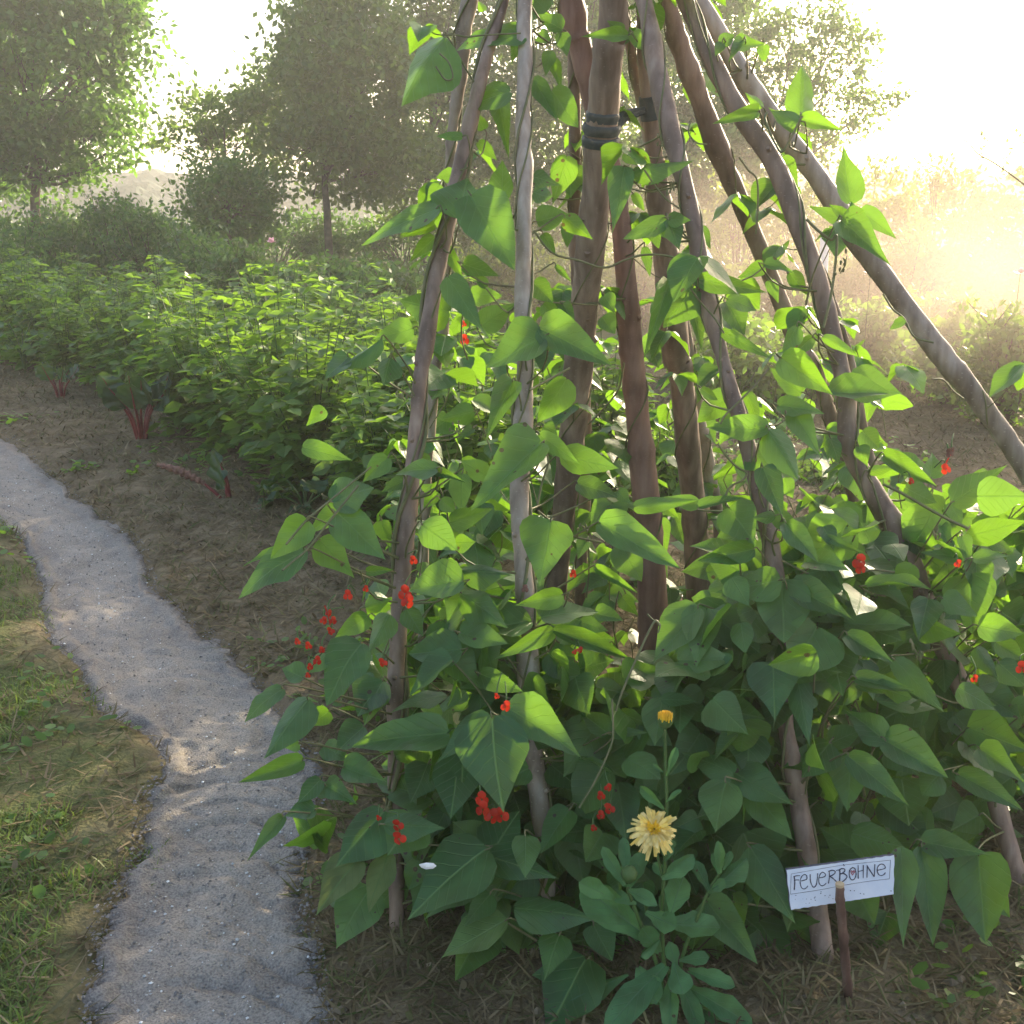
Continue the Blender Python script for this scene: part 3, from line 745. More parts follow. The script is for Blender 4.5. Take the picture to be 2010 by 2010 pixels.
def traced_leaf(mb, bx, by, tx, ty, w, kind, d, petiole=None):
    """a leaf seen at this place: base, tip, visible width; kind b = faces the light, d = lies edge-on to it"""
    if kind == 'b':
        nr = unit(np.array([0.05, -0.9, 0.35]) + rng.normal(0, .22, 3))
    else:
        nr = unit(np.array([-0.32, -0.34, 0.88]) + rng.normal(0, .12, 3))
    B = P(bx, by, d)
    def hit(X, Y, lim):
        r = ray(X, Y); t_ = np.dot(B - CAMP, nr) / np.dot(r, nr)
        dd = d * K
        return CAMP + r * min(max(t_, dd - lim), dd + lim)
    L2 = math.hypot(tx - bx, ty - by) / FPX * d * K
    lim = max(.02, min(.09, L2 * .8))
    T = hit(tx, ty, lim)
    mx_, my_ = bx + (tx - bx) * .3, by + (ty - by) * .3
    px_, py_ = -(ty - by), (tx - bx); pl_ = math.hypot(px_, py_) + 1e-6
    px_, py_ = px_ / pl_ * w / 2, py_ / pl_ * w / 2
    wl = max(.01, w / FPX * d * K * .6)
    A1 = hit(mx_ + px_, my_ + py_, wl); A2 = hit(mx_ - px_, my_ - py_, wl)
    side = (A1 - A2) / 2
    nn_ = unit(np.cross(T - B, side))
    if nn_ @ (CAMP - B) < 0: nn_ = -nn_
    fold = rng.uniform(.0, .16); droop = rng.uniform(-.02, .13); wave = rng.uniform(.01, .05)
    v, f, uv = leaf_geo(B, T, side, nn_, fold * (1 if rng.random() < .8 else -1), droop, wave, rng.uniform(0, 6), rng.uniform(-.14, .14))
    mb.add(v, f, uv)
    return B, unit(T - B)

Hh = []   # (x0,y0,scale,list of leaves)
def T_(x0, y0, s, rows):
    Hh.extend([(x0 + a * s, y0 + b * s, x0 + c * s, y0 + d * s, w * s, k, lay) for a, b, c, d, w, k, lay in rows])
T_(700, 0, 700 / 1932, [
 (470,200,225,530,270,'d',0),(900,180,520,240,130,'d',0),(830,500,580,555,150,'d',0),(770,550,820,820,120,'d',1),(960,430,1090,660,110,'d',1),
 (1060,500,1200,690,160,'d',1),(570,740,430,735,55,'b',0),(660,770,765,865,70,'b',1),(690,700,640,600,70,'b',1),(560,1180,590,925,280,'d',0),
 (620,1060,850,1450,310,'d',-1),(430,1130,0,1310,125,'d',0),(440,1120,230,1280,100,'b',1),(420,1220,230,1290,60,'b',1),(530,940,430,960,90,'b',1),
 (450,1000,380,1090,90,'b',1),(790,1080,790,865,140,'b',1),(420,1290,280,1420,90,'b',1),(580,1430,780,1500,120,'b',1),(480,1330,580,1520,80,'b',1),
 (500,1690,230,1620,240,'b',1),(300,1780,80,1835,140,'b',1),(500,1510,670,1770,160,'d',0),(620,1590,790,1600,120,'b',2),(680,1760,860,1640,160,'b',1),
 (1030,60,960,-20,120,'b',1),(1110,160,970,80,100,'b',1),(1040,190,960,225,90,'b',1),(1110,180,1140,300,90,'d',1),(1050,280,1020,400,80,'d',1),
 (880,190,840,340,75,'b',1),(1060,330,1110,480,70,'b',1),(1470,190,1230,190,85,'b',0),(1500,180,1650,300,105,'d',0),(1440,170,1360,110,70,'b',1),(1140,850,1060,1110,150,'b',2),
 (960,960,1110,1000,95,'d',1),(960,1040,1060,1070,110,'d',2),(980,1200,1150,1150,150,'b',1),(1130,1180,1285,1300,110,'b',1),(1010,1270,1080,1370,70,'b',1),(1140,1200,1140,1340,80,'b',2),
 (1450,920,1385,1270,150,'d',0),(1450,830,1545,900,90,'b',1),(1460,970,1575,990,65,'b',1),(1500,935,1828,868,105,'d',0),(1680,1190,1445,1290,110,'b',0),
 (1690,1190,1750,1350,130,'b',0),(1600,1230,1640,1345,80,'b',1),(1690,1185,1810,1190,90,'d',0),(1500,1050,1560,1140,55,'b',1),(960,1530,1065,1640,130,'d',1),
 (1010,1650,1100,1740,90,'b',2),(1340,1600,1400,1700,100,'b',2),(1330,1720,1400,1810,110,'b',2),(1820,1560,1665,1775,240,'b',0),(1690,1530,1570,1910,110,'d',0),
 (1800,1600,1882,1895,115,'b',1),(1010,1830,700,1990,230,'d',-1),(1000,1790,1370,1950,220,'d',-1),(840,1750,960,1690,100,'b',2),(1120,1650,1180,1750,80,'b',2),
 (700,1560,640,1480,60,'d',1),(1080,1440,1165,1530,40,'d',1),(1560,1340,1590,1500,60,'b',2),(960,60,900,-10,60,'b',2),(690,60,660,0,50,'b',2),(1600,1230,1690,1290,70,'b',2)])
T_(1300, 0, 710 / 1932, [
 (740,600,755,335,165,'b',0),(740,640,962,692,90,'b',0),(735,650,570,590,90,'b',0),(710,710,560,555,85,'d',0),(500,600,270,660,80,'b',0),
 (530,570,438,480,60,'b',0),(310,240,385,180,80,'b',0),(320,230,285,300,60,'b',0),(400,240,560,235,95,'d',0),(540,240,545,330,75,'b',1),(430,220,350,330,60,'d',0),
 (1000,1085,968,765,165,'b',0),(1060,1130,1257,1265,110,'b',0),(985,1160,890,1090,75,'b',0),(1020,1150,1010,1070,50,'b',0),(960,1180,1222,1412,190,'d',-1),
 (1000,1185,775,1085,90,'d',0),(640,840,728,1000,80,'b',1),(210,1210,266,1332,60,'b',1),(550,1415,705,1440,60,'b',0),(540,1420,400,1485,90,'b',1),
 (680,1460,788,1585,95,'b',1),(570,1500,620,1620,70,'b',1),(190,1490,550,1555,120,'d',0),(160,1500,285,1545,65,'b',0),(350,1600,515,1650,95,'b',0),
 (350,1615,440,1790,160,'b',1),(200,1590,335,1610,55,'b',1),(1290,1705,1218,1760,55,'b',0),(320,1770,575,1905,75,'d',0),(720,1745,640,1885,90,'d',0),(800,1805,690,1905,75,'b',0),(860,1800,1035,1890,65,'d',0)])
T_(1300, 700, 710 / 1932, [
 (740,190,570,60,110,'b',1),(640,10,905,205,190,'b',0),(1000,140,1292,192,210,'b',1),(900,190,1218,180,130,'d',0),(620,260,862,285,115,'d',0),
 (700,300,850,532,150,'d',0),(370,200,200,350,150,'b',1),(450,190,520,370,95,'b',1),(210,170,300,235,55,'b',0),(560,385,225,370,150,'d',-1),(570,395,722,632,180,'d',-1),
 (480,500,565,600,160,'d',0),(540,600,645,850,150,'d',-1),(650,650,700,755,100,'b',1),(640,620,745,600,70,'d',1),(735,705,840,790,18,'d',1),
 (1070,400,1165,490,130,'b',1),(1050,480,1100,590,95,'b',1),(1340,590,1235,500,110,'b',1),(1435,645,1450,500,125,'b',1),(900,440,950,575,95,'b',1),
 (1110,610,1262,590,60,'b',1),(1190,530,1465,690,105,'d',0),(1560,775,1842,578,175,'b',0),(1300,700,1465,785,130,'d',1),(1440,740,1430,905,130,'b',1),
 (1540,780,1600,905,95,'b',1),(1000,900,1095,785,150,'b',1),(1110,990,1060,880,130,'b',0),(360,810,500,1012,240,'d',0),(200,800,455,735,60,'d',0),(190,790,0,745,90,'b',0),
 (600,840,745,935,105,'d',-1),(600,850,475,858,70,'d',-1),(660,890,835,1100,130,'d',-1),(880,970,1085,1052,50,'d',-1),(610,1000,740,1000,80,'b',1),(480,1030,195,1092,130,'b',0),
 (620,1195,265,1238,190,'d',-1),(640,1205,652,1532,310,'d',-1),(690,1225,1020,1392,175,'d',-1),(1310,900,1400,1090,140,'b',1),(1480,905,1535,1000,95,'b',1),
 (1620,1080,1368,1035,90,'d',0),(1640,960,1940,880,150,'b',1),(1660,1080,1860,1050,75,'d',0),(1600,960,1650,1085,85,'d',0),(1840,1060,1932,1060,90,'b',1),
 (1680,1080,1690,1355,170,'b',0),(1090,1225,1465,1208,60,'d',0),(865,1110,985,1260,85,'d',0),(960,1220,1085,1312,55,'d',0),(1400,1080,1420,1180,90,'b',2),
 (1690,1440,1935,1480,160,'b',0),(1780,1525,1940,1625,120,'b',0),(1420,1295,1370,1510,180,'d',0),(1500,1295,1685,1375,130,'d',0),(1440,1400,1605,1375,95,'b',1),
 (1400,1480,1490,1530,70,'b',1),(1850,1100,1872,1185,80,'b',1),(990,1490,1235,1630,130,'d',-1),(1245,1620,1502,1892,130,'d',-1),(1040,1750,1350,1780,85,'d',-1),
 (1225,1640,1090,1705,90,'d',0),(590,1640,600,1935,290,'d',-1),(650,1640,425,1560,220,'d',0),(640,1640,965,1690,210,'d',0),(560,1490,325,1560,65,'d',0),
 (980,1420,1330,1430,150,'d',0),(425,1620,308,1690,85,'b',1),(1500,1620,1510,1795,180,'d',1),(1590,1825,1785,1862,110,'d',0),(1680,1560,1800,1725,110,'b',0),
 (1800,1640,1940,1760,150,'b',0),(100,1400,60,1565,180,'d',0),(190,1440,290,1645,190,'d',0),(0,1830,188,1840,80,'d',-1),(1150,1290,1320,1340,110,'d',1),(1330,1560,1400,1640,60,'b',1),
 (1720,1330,1640,1400,60,'b',1),(1200,1060,1300,1130,80,'d',1),(700,1080,800,1180,90,'b',2),(240,1150,420,1120,80,'b',2),(1100,1050,1010,1150,80,'b',1),(1750,980,1880,1040,80,'b',1)])
T_(600, 700, 800 / 1932, [
 (200,0,90,105,95,'d',0),(400,10,360,125,125,'d',0),(980,120,850,395,135,'d',0),(1235,110,1098,315,150,'b',1),(1130,330,1195,370,80,'b',1),
 (795,260,640,300,110,'b',1),(790,340,720,400,50,'b',1),(620,530,412,545,95,'d',0),(620,540,752,590,50,'d',0),(-10,430,225,490,95,'b',0),(390,480,265,600,110,'b',0),
 (1110,420,778,712,210,'d',-1),(860,570,735,490,110,'b',1),(1110,370,1300,510,95,'d',0),(1215,470,1480,522,145,'d',0),(1290,600,1475,650,110,'d',1),
 (465,590,358,640,65,'b',1),(740,560,740,745,110,'b',1),(640,680,720,740,80,'b',1),(690,785,900,720,110,'b',1),(130,690,320,610,180,'d',0),
 (150,745,375,955,200,'d',0),(175,720,0,845,110,'b',1),(360,780,400,905,90,'b',1),(70,870,235,1050,160,'b',0),(555,800,725,920,170,'b',0),(710,880,805,880,95,'b',0),
 (1160,785,1100,1072,260,'d',-1),(1400,800,1772,982,170,'d',-1),(1565,712,1862,678,80,'b',0),(1690,700,1770,770,60,'b',1),(745,1065,470,1092,190,'d',0),
 (740,1010,975,1020,115,'d',0),(290,1020,415,1010,50,'b',0),(285,1190,405,1150,85,'b',1),(750,1070,565,1165,60,'b',1),(645,1250,785,1200,95,'b',1),(740,1120,955,1275,155,'d',0),
 (1215,1130,985,1180,110,'b',0),(1380,1005,1562,1112,55,'d',0),(1240,1225,1435,1305,115,'d',1),(1375,1215,1505,1245,85,'d',1),(1180,1300,1555,1430,90,'b',0),
 (1165,1298,885,1442,95,'b',0),(735,1390,485,1405,190,'d',0),(735,1310,955,1355,135,'d',0),(295,1235,135,1335,105,'b',1),(260,1360,88,1625,210,'d',0),(395,1225,300,1390,125,'d',0),
 (1860,1195,1645,1435,190,'d',0),(1900,1200,1850,1480,200,'d',0),(830,1505,1015,1580,115,'d',0),(95,1415,-10,1490,85,'d',0),(350,1550,240,1695,190,'d',1),(1645,1620,1855,1618,95,'d',0),
 (1140,1200,1210,1290,60,'b',1),(980,1120,900,1180,70,'b',2),(480,1200,560,1330,110,'d',1),(620,640,560,720,70,'b',2),(680,640,760,620,70,'b',2),(1480,640,1545,700,70,'d',1),(1330,880,1290,960,70,'d',2),
 (560,640,600,600,50,'b',2),(1010,640,940,590,60,'b',2),(1500,1140,1580,1230,80,'b',2),(90,250,0,330,80,'b',1),(530,470,590,560,80,'b',1)])
T_(600, 1350, 700 / 1932, [
 (760,240,240,312,225,'d',0),(1010,165,1045,655,410,'d',-2),(1000,170,685,392,160,'d',-1),(1090,105,1485,362,240,'d',-1),(830,390,778,705,260,'d',0),
 (680,600,370,500,230,'d',1),(210,430,450,520,170,'d',0),(110,530,275,625,140,'d',0),(430,740,745,750,160,'d',0),(970,880,530,1225,350,'d',-1),(600,710,440,905,290,'d',0),
 (965,885,790,710,230,'d',0),(1000,900,1160,670,250,'d',0),(975,910,1360,1020,200,'d',0),(1190,805,1186,1025,160,'d',-1),(1425,665,1268,892,170,'d',0),(1472,640,1622,692,115,'d',0),
 (420,670,158,965,280,'d',0),(285,925,40,1222,210,'p',0),(445,900,333,1212,150,'p',0),(905,1030,635,1250,210,'d',1),(1000,1120,845,1290,140,'d',0),(1080,1080,1080,1200,120,'d',1),
 (1080,1265,718,1442,220,'d',0),(1085,1270,1160,1450,130,'d',1),(1135,1190,1565,1235,210,'d',0),(1372,1345,1288,1592,190,'d',-1),(1520,1480,1290,1845,370,'d',0),(1560,1290,1660,1480,180,'d',0),
 (1640,250,1482,125,130,'d',0),(1660,245,1842,230,75,'d',0),(1790,390,1700,805,340,'d',1),(1400,540,1540,600,120,'d',1),(1330,420,1500,560,200,'d',1),(1250,720,1380,1000,200,'d',1),(660,420,560,620,200,'d',1),
 (1480,800,1640,1000,200,'d',1),(900,1150,1000,1300,120,'d',1)])
T_(1300, 1300, 710 / 1932, [
 (330,80,350,300,290,'d',0),(722,85,790,445,145,'d',-1),(145,245,345,335,95,'d',0),(375,590,95,468,140,'d',-1),(385,595,700,757,200,'d',-1),(480,690,692,935,190,'d',0),
 (340,645,274,893,255,'d',-2),(620,400,420,510,260,'d',1),(890,430,742,612,210,'d',0),(905,430,1078,340,140,'d',0),(1010,500,985,785,220,'d',0),(1000,508,1308,750,160,'d',-1),
 (1195,420,972,245,170,'d',-1),(1195,422,1520,600,200,'d',-1),(1475,600,1385,700,180,'d',0),(1585,600,1920,770,140,'d',-1),(1695,460,1950,650,160,'d',-1),(1690,480,1430,550,270,'d',1),
 (1400,180,1130,320,270,'d',1),(1585,138,1785,255,140,'d',-1),(1010,912,888,755,170,'d',1),(1020,915,1295,987,200,'d',0),(1395,950,1190,740,250,'d',1),(1075,1040,830,860,230,'d',0),
 (1275,1005,1290,1525,160,'d',-1),(475,995,705,1380,220,'d',-1),(1390,960,1760,1025,160,'d',0),(1690,1035,1725,1495,340,'d',-1),(1385,1000,1455,1500,190,'d',0),(1200,1340,1130,1530,210,'d',1),
 (1480,1400,1585,1535,150,'d',1),(240,1280,508,1602,210,'d',0),(520,1390,705,1660,250,'d',1),(250,1440,460,1680,270,'d',1),(1690,820,1540,900,200,'d',1),(1750,420,1850,560,180,'d',1),(1860,620,1700,740,200,'d',1),
 (1040,560,1180,620,100,'d',1),(600,560,500,700,160,'d',1),(150,560,60,780,200,'d',1),(420,900,250,960,200,'d',1),(700,1000,560,1080,160,'d',1),(880,300,960,200,120,'d',1),(1040,90,1350,150,95,'d',-1),(700,300,640,460,140,'d',1),
 (1560,330,1460,260,130,'d',1),(1250,300,1380,420,180,'d',1),(830,640,700,720,140,'d',1)])
T_(0, 1200, 800 / 1908, [
 (1420,310,1318,265,115,'d',0),(1320,362,1128,502,95,'d',-1),(1440,415,1232,685,160,'d',-1),(1415,700,1115,805,105,'b',-1),(1325,960,1158,1155,75,'d',-1),(1475,930,1325,960,110,'d',0),
 (1500,790,1395,895,95,'d',0),(1520,630,1640,700,110,'d',1),(1400,620,1330,640,60,'b',0),(1540,470,1440,540,100,'b',1),(1700,540,1560,660,140,'d',1),(1790,330,1690,520,160,'d',1)])
T_(0, 500, 700 / 1932, [
 (1665,1445,1460,1650,180,'b',-1),(1560,1578,1308,1685,42,'d',0),(1645,1600,1268,1832,180,'d',-1),(2060,460,1780,650,90,'d',0),(1800,1330,1900,1200,90,'d',0)])
# depth of the layer a leaf belongs to, by height in the picture (front of the bean screen) -------------
def layer_depth(X, Y, lay):
    base = np.interp(Y, [-450, 300, 800, 1200, 1500, 1800, 2010], [2.5, 2.33, 2.22, 2.14, 2.06, 2.0, 1.98])
    base += 0.12 * np.clip((X - 1750) / 260, 0, 1)
    return base + {-2: -.10, -1: -.05, 0: 0.02, 1: .16, 2: .45}[lay] + rng.uniform(-.03, .03)

plants = ['L', 'C', 'g', 'r', 'f', 'back']
LAB = {'L': 'runner bean with red flowers climbing the left front pole',
       'C': 'runner bean climbing the pale upright pole in the middle',
       'g': 'runner bean climbing the front pole behind the name sign',
       'r': 'runner bean climbing the crooked right pole',
       'f': 'runner bean on the pale pole that leans to the right edge',
       'back': 'runner bean on the dark poles at the back of the teepee'}
roots = {}
for k in plants:
    if k == 'back': loc = G(1290, 1270)
    else:
        loc = POLES[k][0][-1].copy(); loc[2] = 0
    roots[k] = empty('bean_plant', loc, LAB[k], 'bean plant', 'runner beans climbing the teepee')
leafmb = {k: MB() for k in plants}; palemb = MB(); stemmb = {k: MB() for k in plants}

def owner(X, Y, lay):
    if lay == 2: return 'back'
    def px_at(key):
        P3, R = POLES[key]; rel = P3 - CAMP; dep = rel @ FW
        YY_ = 1005 - (rel @ UPV) / dep * FPX; XX_ = 1005 + rel[:, 0] / dep * FPX
        return XX_[np.argmin(np.abs(YY_ - Y))]
    return min(('L', 'C', 'g', 'r', 'f'), key=lambda k: abs(px_at(k) - X))

def petiole(key, B, dirn, Lmax=.34):
    """thin curved stalk from the leaf to its pole or down into the plant"""
    P3, R = POLES.get(key if key != 'back' else 'R')
    dd = np.linalg.norm(P3 - (B - np.array([0, 0, .06])), axis=1)
    k = int(np.argmin(dd))
    if dd[k] < Lmax:
        E = P3[k] + unit(B - P3[k]) * R[k]
    else:
        E = B + np.array([rng.uniform(-.03, .03), .10, -.16])
    Mid = (B + E) / 2 + np.array([0, .01, -.02]) - dirn * .02
    tube(stemmb[key], spline([B, B - dirn * .012, Mid, E], 8), [.0013, .0014, .0015, .0016, .0018, .002, .0022, .0024], 5, False)

for (bx, by, tx, ty, w, kd, lay) in Hh:
    d = layer_depth(bx, by, lay)
    k = owner((bx + tx) / 2, by, lay)
    mb = palemb if kd == 'p' else leafmb[k]
    B, dr = traced_leaf(mb, bx, by, tx, ty, w, 'd' if kd == 'p' else kd, d)
    if rng.random() < .8: petiole(k, B, dr)

# fill: leaves of the bushy lower growth round the ring of poles, and sparse ones up the rear poles
def free_leaf(mb, B, L, tipdir, nr, key=None):
    side = np.cross(tipdir, nr); side = unit(side); nr = unit(np.cross(side, tipdir))
    hw = L * rng.uniform(.36, .46)
    v, f, uv = leaf_geo(B, B + tipdir * L, side * hw, nr, rng.uniform(-.05, .2), rng.uniform(0, .14), rng.uniform(.01, .05), rng.uniform(0, 6), rng.uniform(-.15, .15))
    mb.add(v, f, uv)

ctr = np.array([0.5 * (POLES['L'][0][-1][0] + POLES['f'][0][-1][0]), 0.5 * (POLES['g'][0][-1][1] + POLES['b'][0][-1][1])])
ringk = ['L', 'C', 'g', 'r', 'f', 'b', 'R', 'La', 'q']
feet = {k: POLES[k][0][-1][:2] for k in ringk}
order = sorted(ringk, key=lambda k: math.atan2(feet[k][1] - ctr[1], feet[k][0] - ctr[0]))
loop = np.array([feet[k] for k in order] + [feet[order[0]]])
seg = np.linalg.norm(np.diff(loop, axis=0), axis=1); cum = np.concatenate([[0], np.cumsum(seg)])
def own3(p):
    best = min(('L', 'C', 'g', 'r', 'f'), key=lambda k: np.linalg.norm(feet[k] - p[:2]))
    return best if np.linalg.norm(feet[best] - p[:2]) < .75 and p[1] < ctr[1] + .45 else 'back'
def proj(p):
    rel = p - CAMP; dep = rel @ FW
    return 1005 + rel[0] / dep * FPX, 1005 - (rel @ UPV) / dep * FPX
def maxY(X):
    """top line of the dense growth in the picture"""
    return np.interp(X, [450, 560, 640, 760, 900, 1030, 1200, 1300, 1400, 1560, 1700, 1850, 2010, 2300], [1400, 1290, 1190, 1110, 1110, 1150, 1250, 1230, 1120, 1040, 980, 950, 960, 900])
s_L = cum[order.index('L')] if order.index('C') > order.index('L') else cum[order.index('C')]
print(order, feet)
cnt = 0
tries = 0
while cnt < 2600 and tries < 60000:
    tries += 1
    s = rng.uniform(0, cum[-1]) if rng.random() < .62 else s_L + rng.uniform(-.1, .75); i = min(np.searchsorted(cum, s) - 1, len(seg) - 1); i = max(i, 0)
    t_ = (s - cum[i]) / seg[i]; b2 = loop[i] * (1 - t_) + loop[i + 1] * t_
    outw = unit(b2 - ctr)
    z = .05 + .95 * rng.random() ** 1.2
    # the screen leans in with the poles
    rad = rng.normal(-0.16, .10) if b2[1] < ctr[1] + .1 else rng.normal(0, .1)
    p = np.array([*(b2 + outw * rad - outw * z * .28), z])
    X, Y = proj(p)
    if not (-50 < Y): continue
    front = b2[1] < ctr[1] + .1
    if Y < maxY(X) + rng.uniform(-20, 60) + (60 if 1150 < X < 1420 else 0): continue
    if X < 585 + 40 * rng.random() and Y > 1480: continue
    if Y > np.interp(X, [500, 620, 800, 1000, 1100, 1300, 1500, 1600, 2010], [1600, 1720, 1800, 1880, 1960, 1960, 1900, 1780, 1760]) and rng.random() < .97: continue
    if front and rng.random() < .75:
        sk = False
        for k_ in ('L', 'C', 'g'):
            pp_, rr_, _k = pole_at(k_, Y); px2, _ = proj(pp_)
            if abs(px2 - X) < 42 and p[1] < pp_[1]: sk = True
        if sk: continue
    # keep the gap between left and middle pole a little open
    L = rng.uniform(.05, .12)
    o3 = np.array([outw[0], outw[1], 0])
    if not front: o3 = o3 * rng.choice([-1, 1])
    hv = unit(o3 * rng.uniform(.1, .8) + rng.normal(0, .75, 3) * [1, 1, .5] + np.array([0, 0, -rng.uniform(-.1, .8)]))
    nr = unit(o3 * rng.uniform(.3, .9) + np.array([0, 0, rng.uniform(.2, 1)]) + rng.normal(0, .4, 3))
    key = own3(p)
    free_leaf(leafmb[key], p, L, hv, nr)
    if rng.random() < .35:
        e = p + np.array([0, 0, -.12]) - o3 * .08 + rng.normal(0, .02, 3)
        tube(stemmb[key], spline([p, (p + e) / 2 + [0, 0, .01], e], 5), .0016, 4, False)
    cnt += 1

# leaves on the rear runners, seen lit from behind between the poles
for _ in range(240):
    X = rng.uniform(800, 1780); Y = rng.triangular(520, 1150, 1250)
    if Y < np.interp(X, [800, 900, 1500, 1780], [650, 330, 520, 760]): continue
    dep = rng.uniform(3.45, 4.3) if rng.random() < .7 else rng.uniform(2.6, 3.3)
    if dep < 3.4 and any(abs(proj(pole_at(k_, Y)[0])[0] - X) < 55 for k_ in ('T', 'R', 'b')): continue
    B = P(X, Y, dep); az_ = rng.uniform(0, 6.28)
    for a_ in (-1.8, 0, 1.8):
        hv = np.array([math.cos(az_ + a_), math.sin(az_ + a_), 0])
        free_leaf(leafmb['back'], B + hv * .006, rng.uniform(.06, .115), unit(hv * .8 + [0, 0, -rng.uniform(.0, 1.1)]), unit(hv * .5 + [0, 0, .8] + rng.normal(0, .35, 3)))
    tube(stemmb['back'], spline([B, B + [rng.normal(0, .02), 0, -.05], B + [rng.normal(0, .04), .02, -.14]], 6), .0015, 4, False)

# sparse leaves and twining stems up the poles
def twine(key, plant, turns, r_st, z0=0.0, z1=2.2, phase=0.0, leaves=0, Lr=(.06, .1), hand=1):
    P3, R = POLES[key]
    o_ = np.argsort(P3[:, 2]); Z = P3[o_, 2]
    zs = np.linspace(max(z0, .0), min(z1, Z[-1] - .05), 90)
    ax = np.stack([np.interp(zs, Z, P3[o_, i]) for i in range(3)], 1); rr = np.interp(zs, Z, R[o_])
    ph = phase + hand * turns * 2 * np.pi * (zs - zs[0]) / max(1e-3, (zs[-1] - zs[0])) + .8 * vnoise(zs * 4, zs * 0, 77)
    off = np.stack([np.cos(ph), np.sin(ph), 0 * ph], 1) * (rr + r_st * .8)[:, None]
    pts = ax + off
    tube(stemmb[plant], pts, np.linspace(r_st, r_st * .6, len(pts)) * .85, 6, False)
    for _ in range(leaves):
        k = rng.integers(5, 88)
        B = pts[k] + unit(off[k] + rng.normal(0, .02, 3)) * rng.uniform(.03, .12) + [0, 0, rng.uniform(-.01, .05)]
        X, Y = proj(B)
        az_ = rng.uniform(0, 6.28)
        hv0 = np.array([math.cos(az_), math.sin(az_), 0])
        for a_ in (-1.9, 0, 1.9):
            hv = np.array([math.cos(az_ + a_), math.sin(az_ + a_), 0])
            tip = unit(hv * .8 + [0, 0, -rng.uniform(.2, 1.1)])
            nr = unit(hv * .5 + [0, 0, 1] + rng.normal(0, .2, 3))
            free_leaf(leafmb[plant], B + hv * .006, rng.uniform(*Lr), tip, nr)
        tube(stemmb[plant], spline([B, (B + pts[k]) / 2 - [0, 0, .01], pts[k]], 6), .0013, 4, False)
twine('L', 'L', 4.5, .006, 0, 2.3, 1.0); twine('L', 'L', 4, .003, .2, 2.3, 3.0)
twine('C', 'C', 5, .0042, 0, 2.3, 2.0); twine('C', 'C', 4.5, .003, .2, 2.3, .3)
twine('g', 'g', 6, .0036, .3, 2.3, 2.0); twine('g', 'g', 5, .003, .2, 1.9, 5.0, 3)
twine('r', 'r', 5, .004, .2, 2.3, 1.0, 5); twine('r', 'r', 4, .003, .2, 2.3, 4.0)
twine('s', 'back', 4, .003, .2, 2.1, 2.0, 9); twine('f', 'f', 3, .003, .2, 1.0, 1.0, 1)
twine('La', 'back', 6, .004, .2, 2.2, 0, 16); twine('R', 'back', 5, .003, .2, 1.9, 0, 10); twine('b', 'back', 5, .003, .2, 1.9, 1, 9)
twine('l', 'back', 8, .004, .2, 2.2, 0, 26); twine('q', 'back', 6, .003, .2, 1.8, 1, 14); twine('p', 'back', 8, .003, .2, 2.2, 1, 16); twine('T', 'back', 3, .003, .2, 1.3, 1, 6)

# trailing runners seen crossing the gaps
def runner(key, pts, d, r=.002):
    p3 = [P(x, y, dd) for (x, y), dd in zip(pts, np.linspace(d[0], d[1], len(pts)))]
    tube(stemmb[key], spline(p3, 40), r, 5, False)
Zq = lambda x0, y0, s, l_: [(x0 + a * s, y0 + b * s) for a, b in l_]
runner('C', Zq(700, 0, .3623, [(960, 1250), (1060, 1370), (1200, 1410), (1340, 1450), (1450, 1410), (1560, 1380), (1700, 1390), (1810, 1440)]), (2.3, 2.3), .0022)
runner('g', Zq(700, 0, .3623, [(1560, 920), (1620, 1010), (1680, 1080), (1750, 1130)]), (2.3, 2.3))
runner('g', Zq(1300, 0, .3675, [(150, 1540), (210, 1620), (280, 1700), (330, 1780)]), (2.25, 2.25), .0018)
runner('r', Zq(1300, 700, .3675, [(1180, 680), (1300, 740), (1420, 810), (1530, 870), (1640, 920)]), (2.2, 2.15), .0028)
runner('r', Zq(1300, 700, .3675, [(640, 1090), (760, 1150), (870, 1190), (1000, 1170), (1120, 1140), (1240, 1150)]), (2.15, 2.2), .002)
runner('g', Zq(1300, 700, .3675, [(300, 470), (350, 540), (400, 590), (450, 620), (430, 660), (370, 690), (340, 740), (340, 800)]), (2.2, 2.2), .0022)
runner('g', Zq(1300, 700, .3675, [(570, 60), (500, 150), (420, 230), (340, 310), (310, 360)]), (2.2, 2.2), .002)
runner('L', Zq(0, 500, .3623, [(1940, 1250), (1780, 1450), (1660, 1600), (1600, 1650), (1530, 1710)]), (2.15, 2.05), .002)
runner('L', Zq(0, 500, .3623, [(2010, 1150), (1900, 1240), (1790, 1330), (1660, 1440), (1550, 1570)]), (2.2, 2.08), .002)
runner('g', Zq(1300, 0, .3675, [(770, 1170), (830, 1230), (900, 1280), (930, 1260), (925, 1400), (900, 1580), (860, 1750)]), (2.3, 2.3), .0028)
runner('f', Zq(1300, 0, .3675, [(1180, 1570), (1230, 1650), (1290, 1700), (1330, 1780), (1370, 1810), (1450, 1830)]), (2.55, 2.5), .0022)
runner('f', Zq(1300, 700, .3675, [(1440, 120), (1500, 125), (1560, 190), (1610, 225)]), (2.45, 2.5), .002)
runner('g', Zq(1300, 0, .3675, [(240, 770), (190, 765), (150, 730), (140, 690), (155, 640)]), (2.35, 2.35), .0016)
runner('g', Zq(1300, 0, .3675, [(410, 840), (460, 910), (505, 960), (510, 1100), (500, 1250)]), (2.35, 2.4), .002)
runner('r', Zq(1300, 0, .3675, [(745, 620), (690, 730), (640, 810), (600, 760), (550, 640), (560, 600)]), (2.3, 2.35), .0024)
